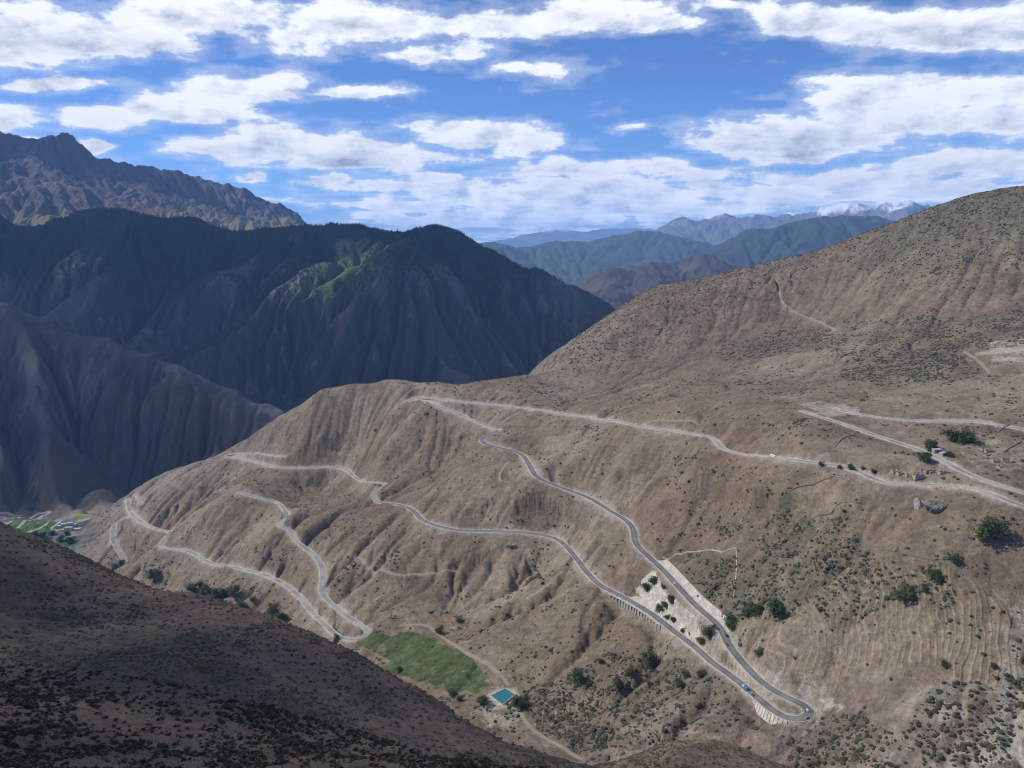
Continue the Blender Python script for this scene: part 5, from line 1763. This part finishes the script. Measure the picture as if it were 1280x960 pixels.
# near slope
n = 190000
y = np.sqrt(R_.random(n) * (640 ** 2 - 100 ** 2) + 100 ** 2); x = (R_.random(n) * 2 - 1) * .84 * y
n1 = fbm(x, y, 45, 4, .6, 911); n2 = fbm(x, y, 12, 3, .6, 912)
k = R_.random(n) < (.22 + .70 * sstep(n1 + sstep(y, 330, 200) * .5, -.15, .45)) * (.4 + .9 * sstep(n2, -.2, .3))
x, y, n1 = x[k], y[k], n1[k]
z = front_h(x, y)
s = .24 + 1.2 * R_.random(len(x)) ** 3 + .3 * np.clip(n1, 0, 1)
nearm = y < 360
print('near shrubs', nearm.sum(), (~nearm).sum())
shrub_field('scrub', x[nearm], y[nearm], z[nearm], s[nearm] * 1.05, M_scrub2, R_, 'leaf')
shrub_field('scrub', x[~nearm], y[~nearm], z[~nearm], s[~nearm], M_scrub2, R_, 'dome')
# conifers on the dark mountain
n = 120000
y = np.sqrt(R_.random(n) * (5900 ** 2 - 3700 ** 2) + 3700 ** 2); x = (R_.random(n) * .95 - .78) * y
z = h4(x, y)
fz = z + fbm(x, y, 600, 4, .55, 401) * 160 + fbm(x, y, 120, 4, .6, 402) * 70
k = R_.random(n) < (1 - .93 * np.clip(blob([(GS[0], GS[1], 330, 150, GS[2], 1.4)], x, y), 0, 1)) * sstep(fz, -330, -90) * .5 * (.4 + sstep(fbm(x, y, 150, 3, .6, 921), -.4, .3))
x, y, z = x[k], y[k], z[k]
print('conifers', len(x))
shrub_field('forest', x, y, z, 8 + 7 * R_.random(len(x)), M_conifer, R_, 'cone', 1.0)
#@@O2

# ================================================================== UNSEEN CLOUDS out of frame, put in to shade the mountain, slopes and peaks
def cloud_mat(name, thick, wave=380.0):
    m = bpy.data.materials.new(name); m.use_nodes = True
    N = NT(m.node_tree)
    pos = N.n('ShaderNodeNewGeometry').outputs['Position']
    nz = N.noise(pos, 1 / wave, 6, 0.62).outputs[0]
    d = N.n('ShaderNodeBsdfDiffuse', {'Color': (.9, .9, .92, 1)})
    t = N.n('ShaderNodeBsdfTransparent')
    mx = N.n('ShaderNodeMixShader', {0: N.m('MULTIPLY', N.ss(nz, .30, .50), thick), 1: t.outputs[0], 2: d.outputs[0]})
    N.n('ShaderNodeOutputMaterial', {'Surface': mx.outputs[0]})
    return m


M_cloud = cloud_mat("shade_cloud", 0.80)
M_thin = cloud_mat("thin_shade_cloud", 0.24, 260.0)


def puff_cloud(name, spots, label_seed, mat=None, alt=2900):
    """spots: (x, y, z, rx, ry) of shaded ground; each puff stands where the sun passes it"""
    V = []; F = []; nv = 0
    r = random.Random(label_seed)
    nth, nph = 22, 12
    for (x, y, z, rx, ry) in spots:
        zc = alt + r.uniform(-60, 60)
        t = (zc - z) / SUN[2]
        cx, cy = x + SUN[0] * t, y + SUN[1] * t
        th = np.linspace(0, 2 * pi, nth, endpoint=False); ph = np.linspace(-pi / 2, pi / 2, nph)
        tt, pp = np.meshgrid(th, ph)
        k = 1 + 0.16 * np.sin(3 * tt + r.random() * 6) + 0.1 * np.sin(7 * tt + r.random() * 6)
        vx = cx + np.cos(tt) * np.cos(pp) * rx * k; vy = cy + np.sin(tt) * np.cos(pp) * ry * k
        hz = min(rx, ry) * .35
        vz = zc + np.where(np.sin(pp) > 0, np.sin(pp) * hz, np.sin(pp) * hz * .25)
        V.append(np.stack([vx.ravel(), vy.ravel(), vz.ravel()], 1))
        f = []
        for j in range(nph - 1):
            for i in range(nth):
                a = j * nth + i; b = j * nth + (i + 1) % nth
                f.append((a + nv, b + nv, b + nth + nv, a + nth + nv))
        F += f; nv += nth * nph
    o = mesh_np(name, np.vstack(V), np.array(F), mat or M_cloud)
    return finish(o, kind='stuff')


def shade_at(px, py, Yd, rx, ry):
    p = P(px, py, Yd)
    return (p[0], p[1], p[2], rx, ry)


SHADE = [
    # near slope
    (-420, 330, -210, 330, 330), (-150, 260, -190, 330, 280), (80, 330, -250, 280, 210), (-500, 520, -240, 260, 180), (-200, 450, -230, 260, 170), (0, 120, -120, 260, 200),
    (-700, 200, -150, 300, 300),
]
SHADE3 = [
    shade_at(0, 440, 3000, 420, 380), shade_at(120, 480, 2950, 420, 300), shade_at(230, 530, 2850, 360, 280), shade_at(300, 520, 2950, 330, 260), shade_at(0, 560, 2700, 260, 220), shade_at(130, 570, 2750, 250, 160), shade_at(-80, 520, 2800, 500, 400),
    shade_at(200, 590, 2720, 200, 130),
]
SHADE4 = [shade_at(px, py, Yd, rx, ry) for px, py, Yd, rx, ry in ((0, 200, 8900, 900, 500), (70, 205, 8800, 700, 500), (130, 235, 8900, 700, 420), (200, 240, 9200, 600, 420), (-80, 200, 8900, 900, 700))]
SHADE2 = [
    shade_at(20, 290, 5400, 620, 480), shade_at(150, 300, 5300, 620, 420), shade_at(300, 310, 5200, 620, 420), shade_at(390, 300, 5350, 480, 300), shade_at(490, 295, 5250, 400, 230), shade_at(560, 310, 5050, 520, 330), shade_at(620, 350, 4800, 420, 300),
    shade_at(690, 370, 4750, 420, 330), shade_at(740, 400, 4600, 400, 330), shade_at(680, 430, 4300, 420, 360), shade_at(600, 400, 4350, 360, 360), shade_at(610, 460, 4000, 420, 300), shade_at(520, 440, 3950, 300, 260), shade_at(590, 350, 4600, 300, 240),
    shade_at(330, 350, 4850, 520, 300), shade_at(200, 350, 4850, 480, 300), shade_at(230, 400, 4450, 420, 260), shade_at(320, 390, 4500, 300, 200), shade_at(140, 400, 4500, 420, 300), shade_at(350, 440, 4050, 330, 260), shade_at(430, 420, 4050, 330, 260), shade_at(300, 480, 3950, 400, 260), shade_at(420, 490, 3800, 360, 260),
    shade_at(0, 380, 4700, 420, 260), shade_at(200, 450, 4200, 420, 260), shade_at(-80, 300, 5300, 700, 600), shade_at(500, 500, 3700, 400, 260), shade_at(500, 400, 4250, 220, 150),
    shade_at(40, 320, 5100, 420, 200), shade_at(100, 400, 4500, 420, 260),
]
shade_clouds = puff_cloud("shade_clouds", SHADE2, 5)
thin_shade_clouds = puff_cloud("shade_clouds", SHADE, 6, M_thin)  # unseen thin puffs added to dim the near slope
side_shade_clouds = puff_cloud("shade_clouds", SHADE3, 7, cloud_mat("side_shade_cloud", 0.42, 300.0))  # unseen puffs added to dim the rocky slope on the left
high_shade_clouds = puff_cloud("shade_clouds", SHADE4, 8, cloud_mat("high_shade_cloud", 0.55, 500.0), 3900)  # unseen high puffs added to darken the rocky peaks

# ================================================================== HAZE
hz = bpy.data.materials.new("haze_air"); hz.use_nodes = True
N = NT(hz.node_tree)
pv = N.n('ShaderNodeVolumePrincipled', {'Color': (0.29, 0.54, 1.0, 1), 'Density': 2.9e-5, 'Anisotropy': 0.1})
N.n('ShaderNodeOutputMaterial', {'Volume': pv.outputs[0]})
bx = [(-48100, -8050), (48100, -8050), (48100, 64050), (-48100, 64050)]
V = np.array([(a, b, -1011.0) for a, b in bx] + [(a, b, 1800.0) for a, b in bx])
haze = mesh_np("haze", V, np.array([[3, 2, 1, 0], [4, 5, 6, 7], [0, 1, 5, 4], [1, 2, 6, 5], [2, 3, 7, 6], [3, 0, 4, 7]]), hz, smooth=False)
finish(haze, kind='stuff')
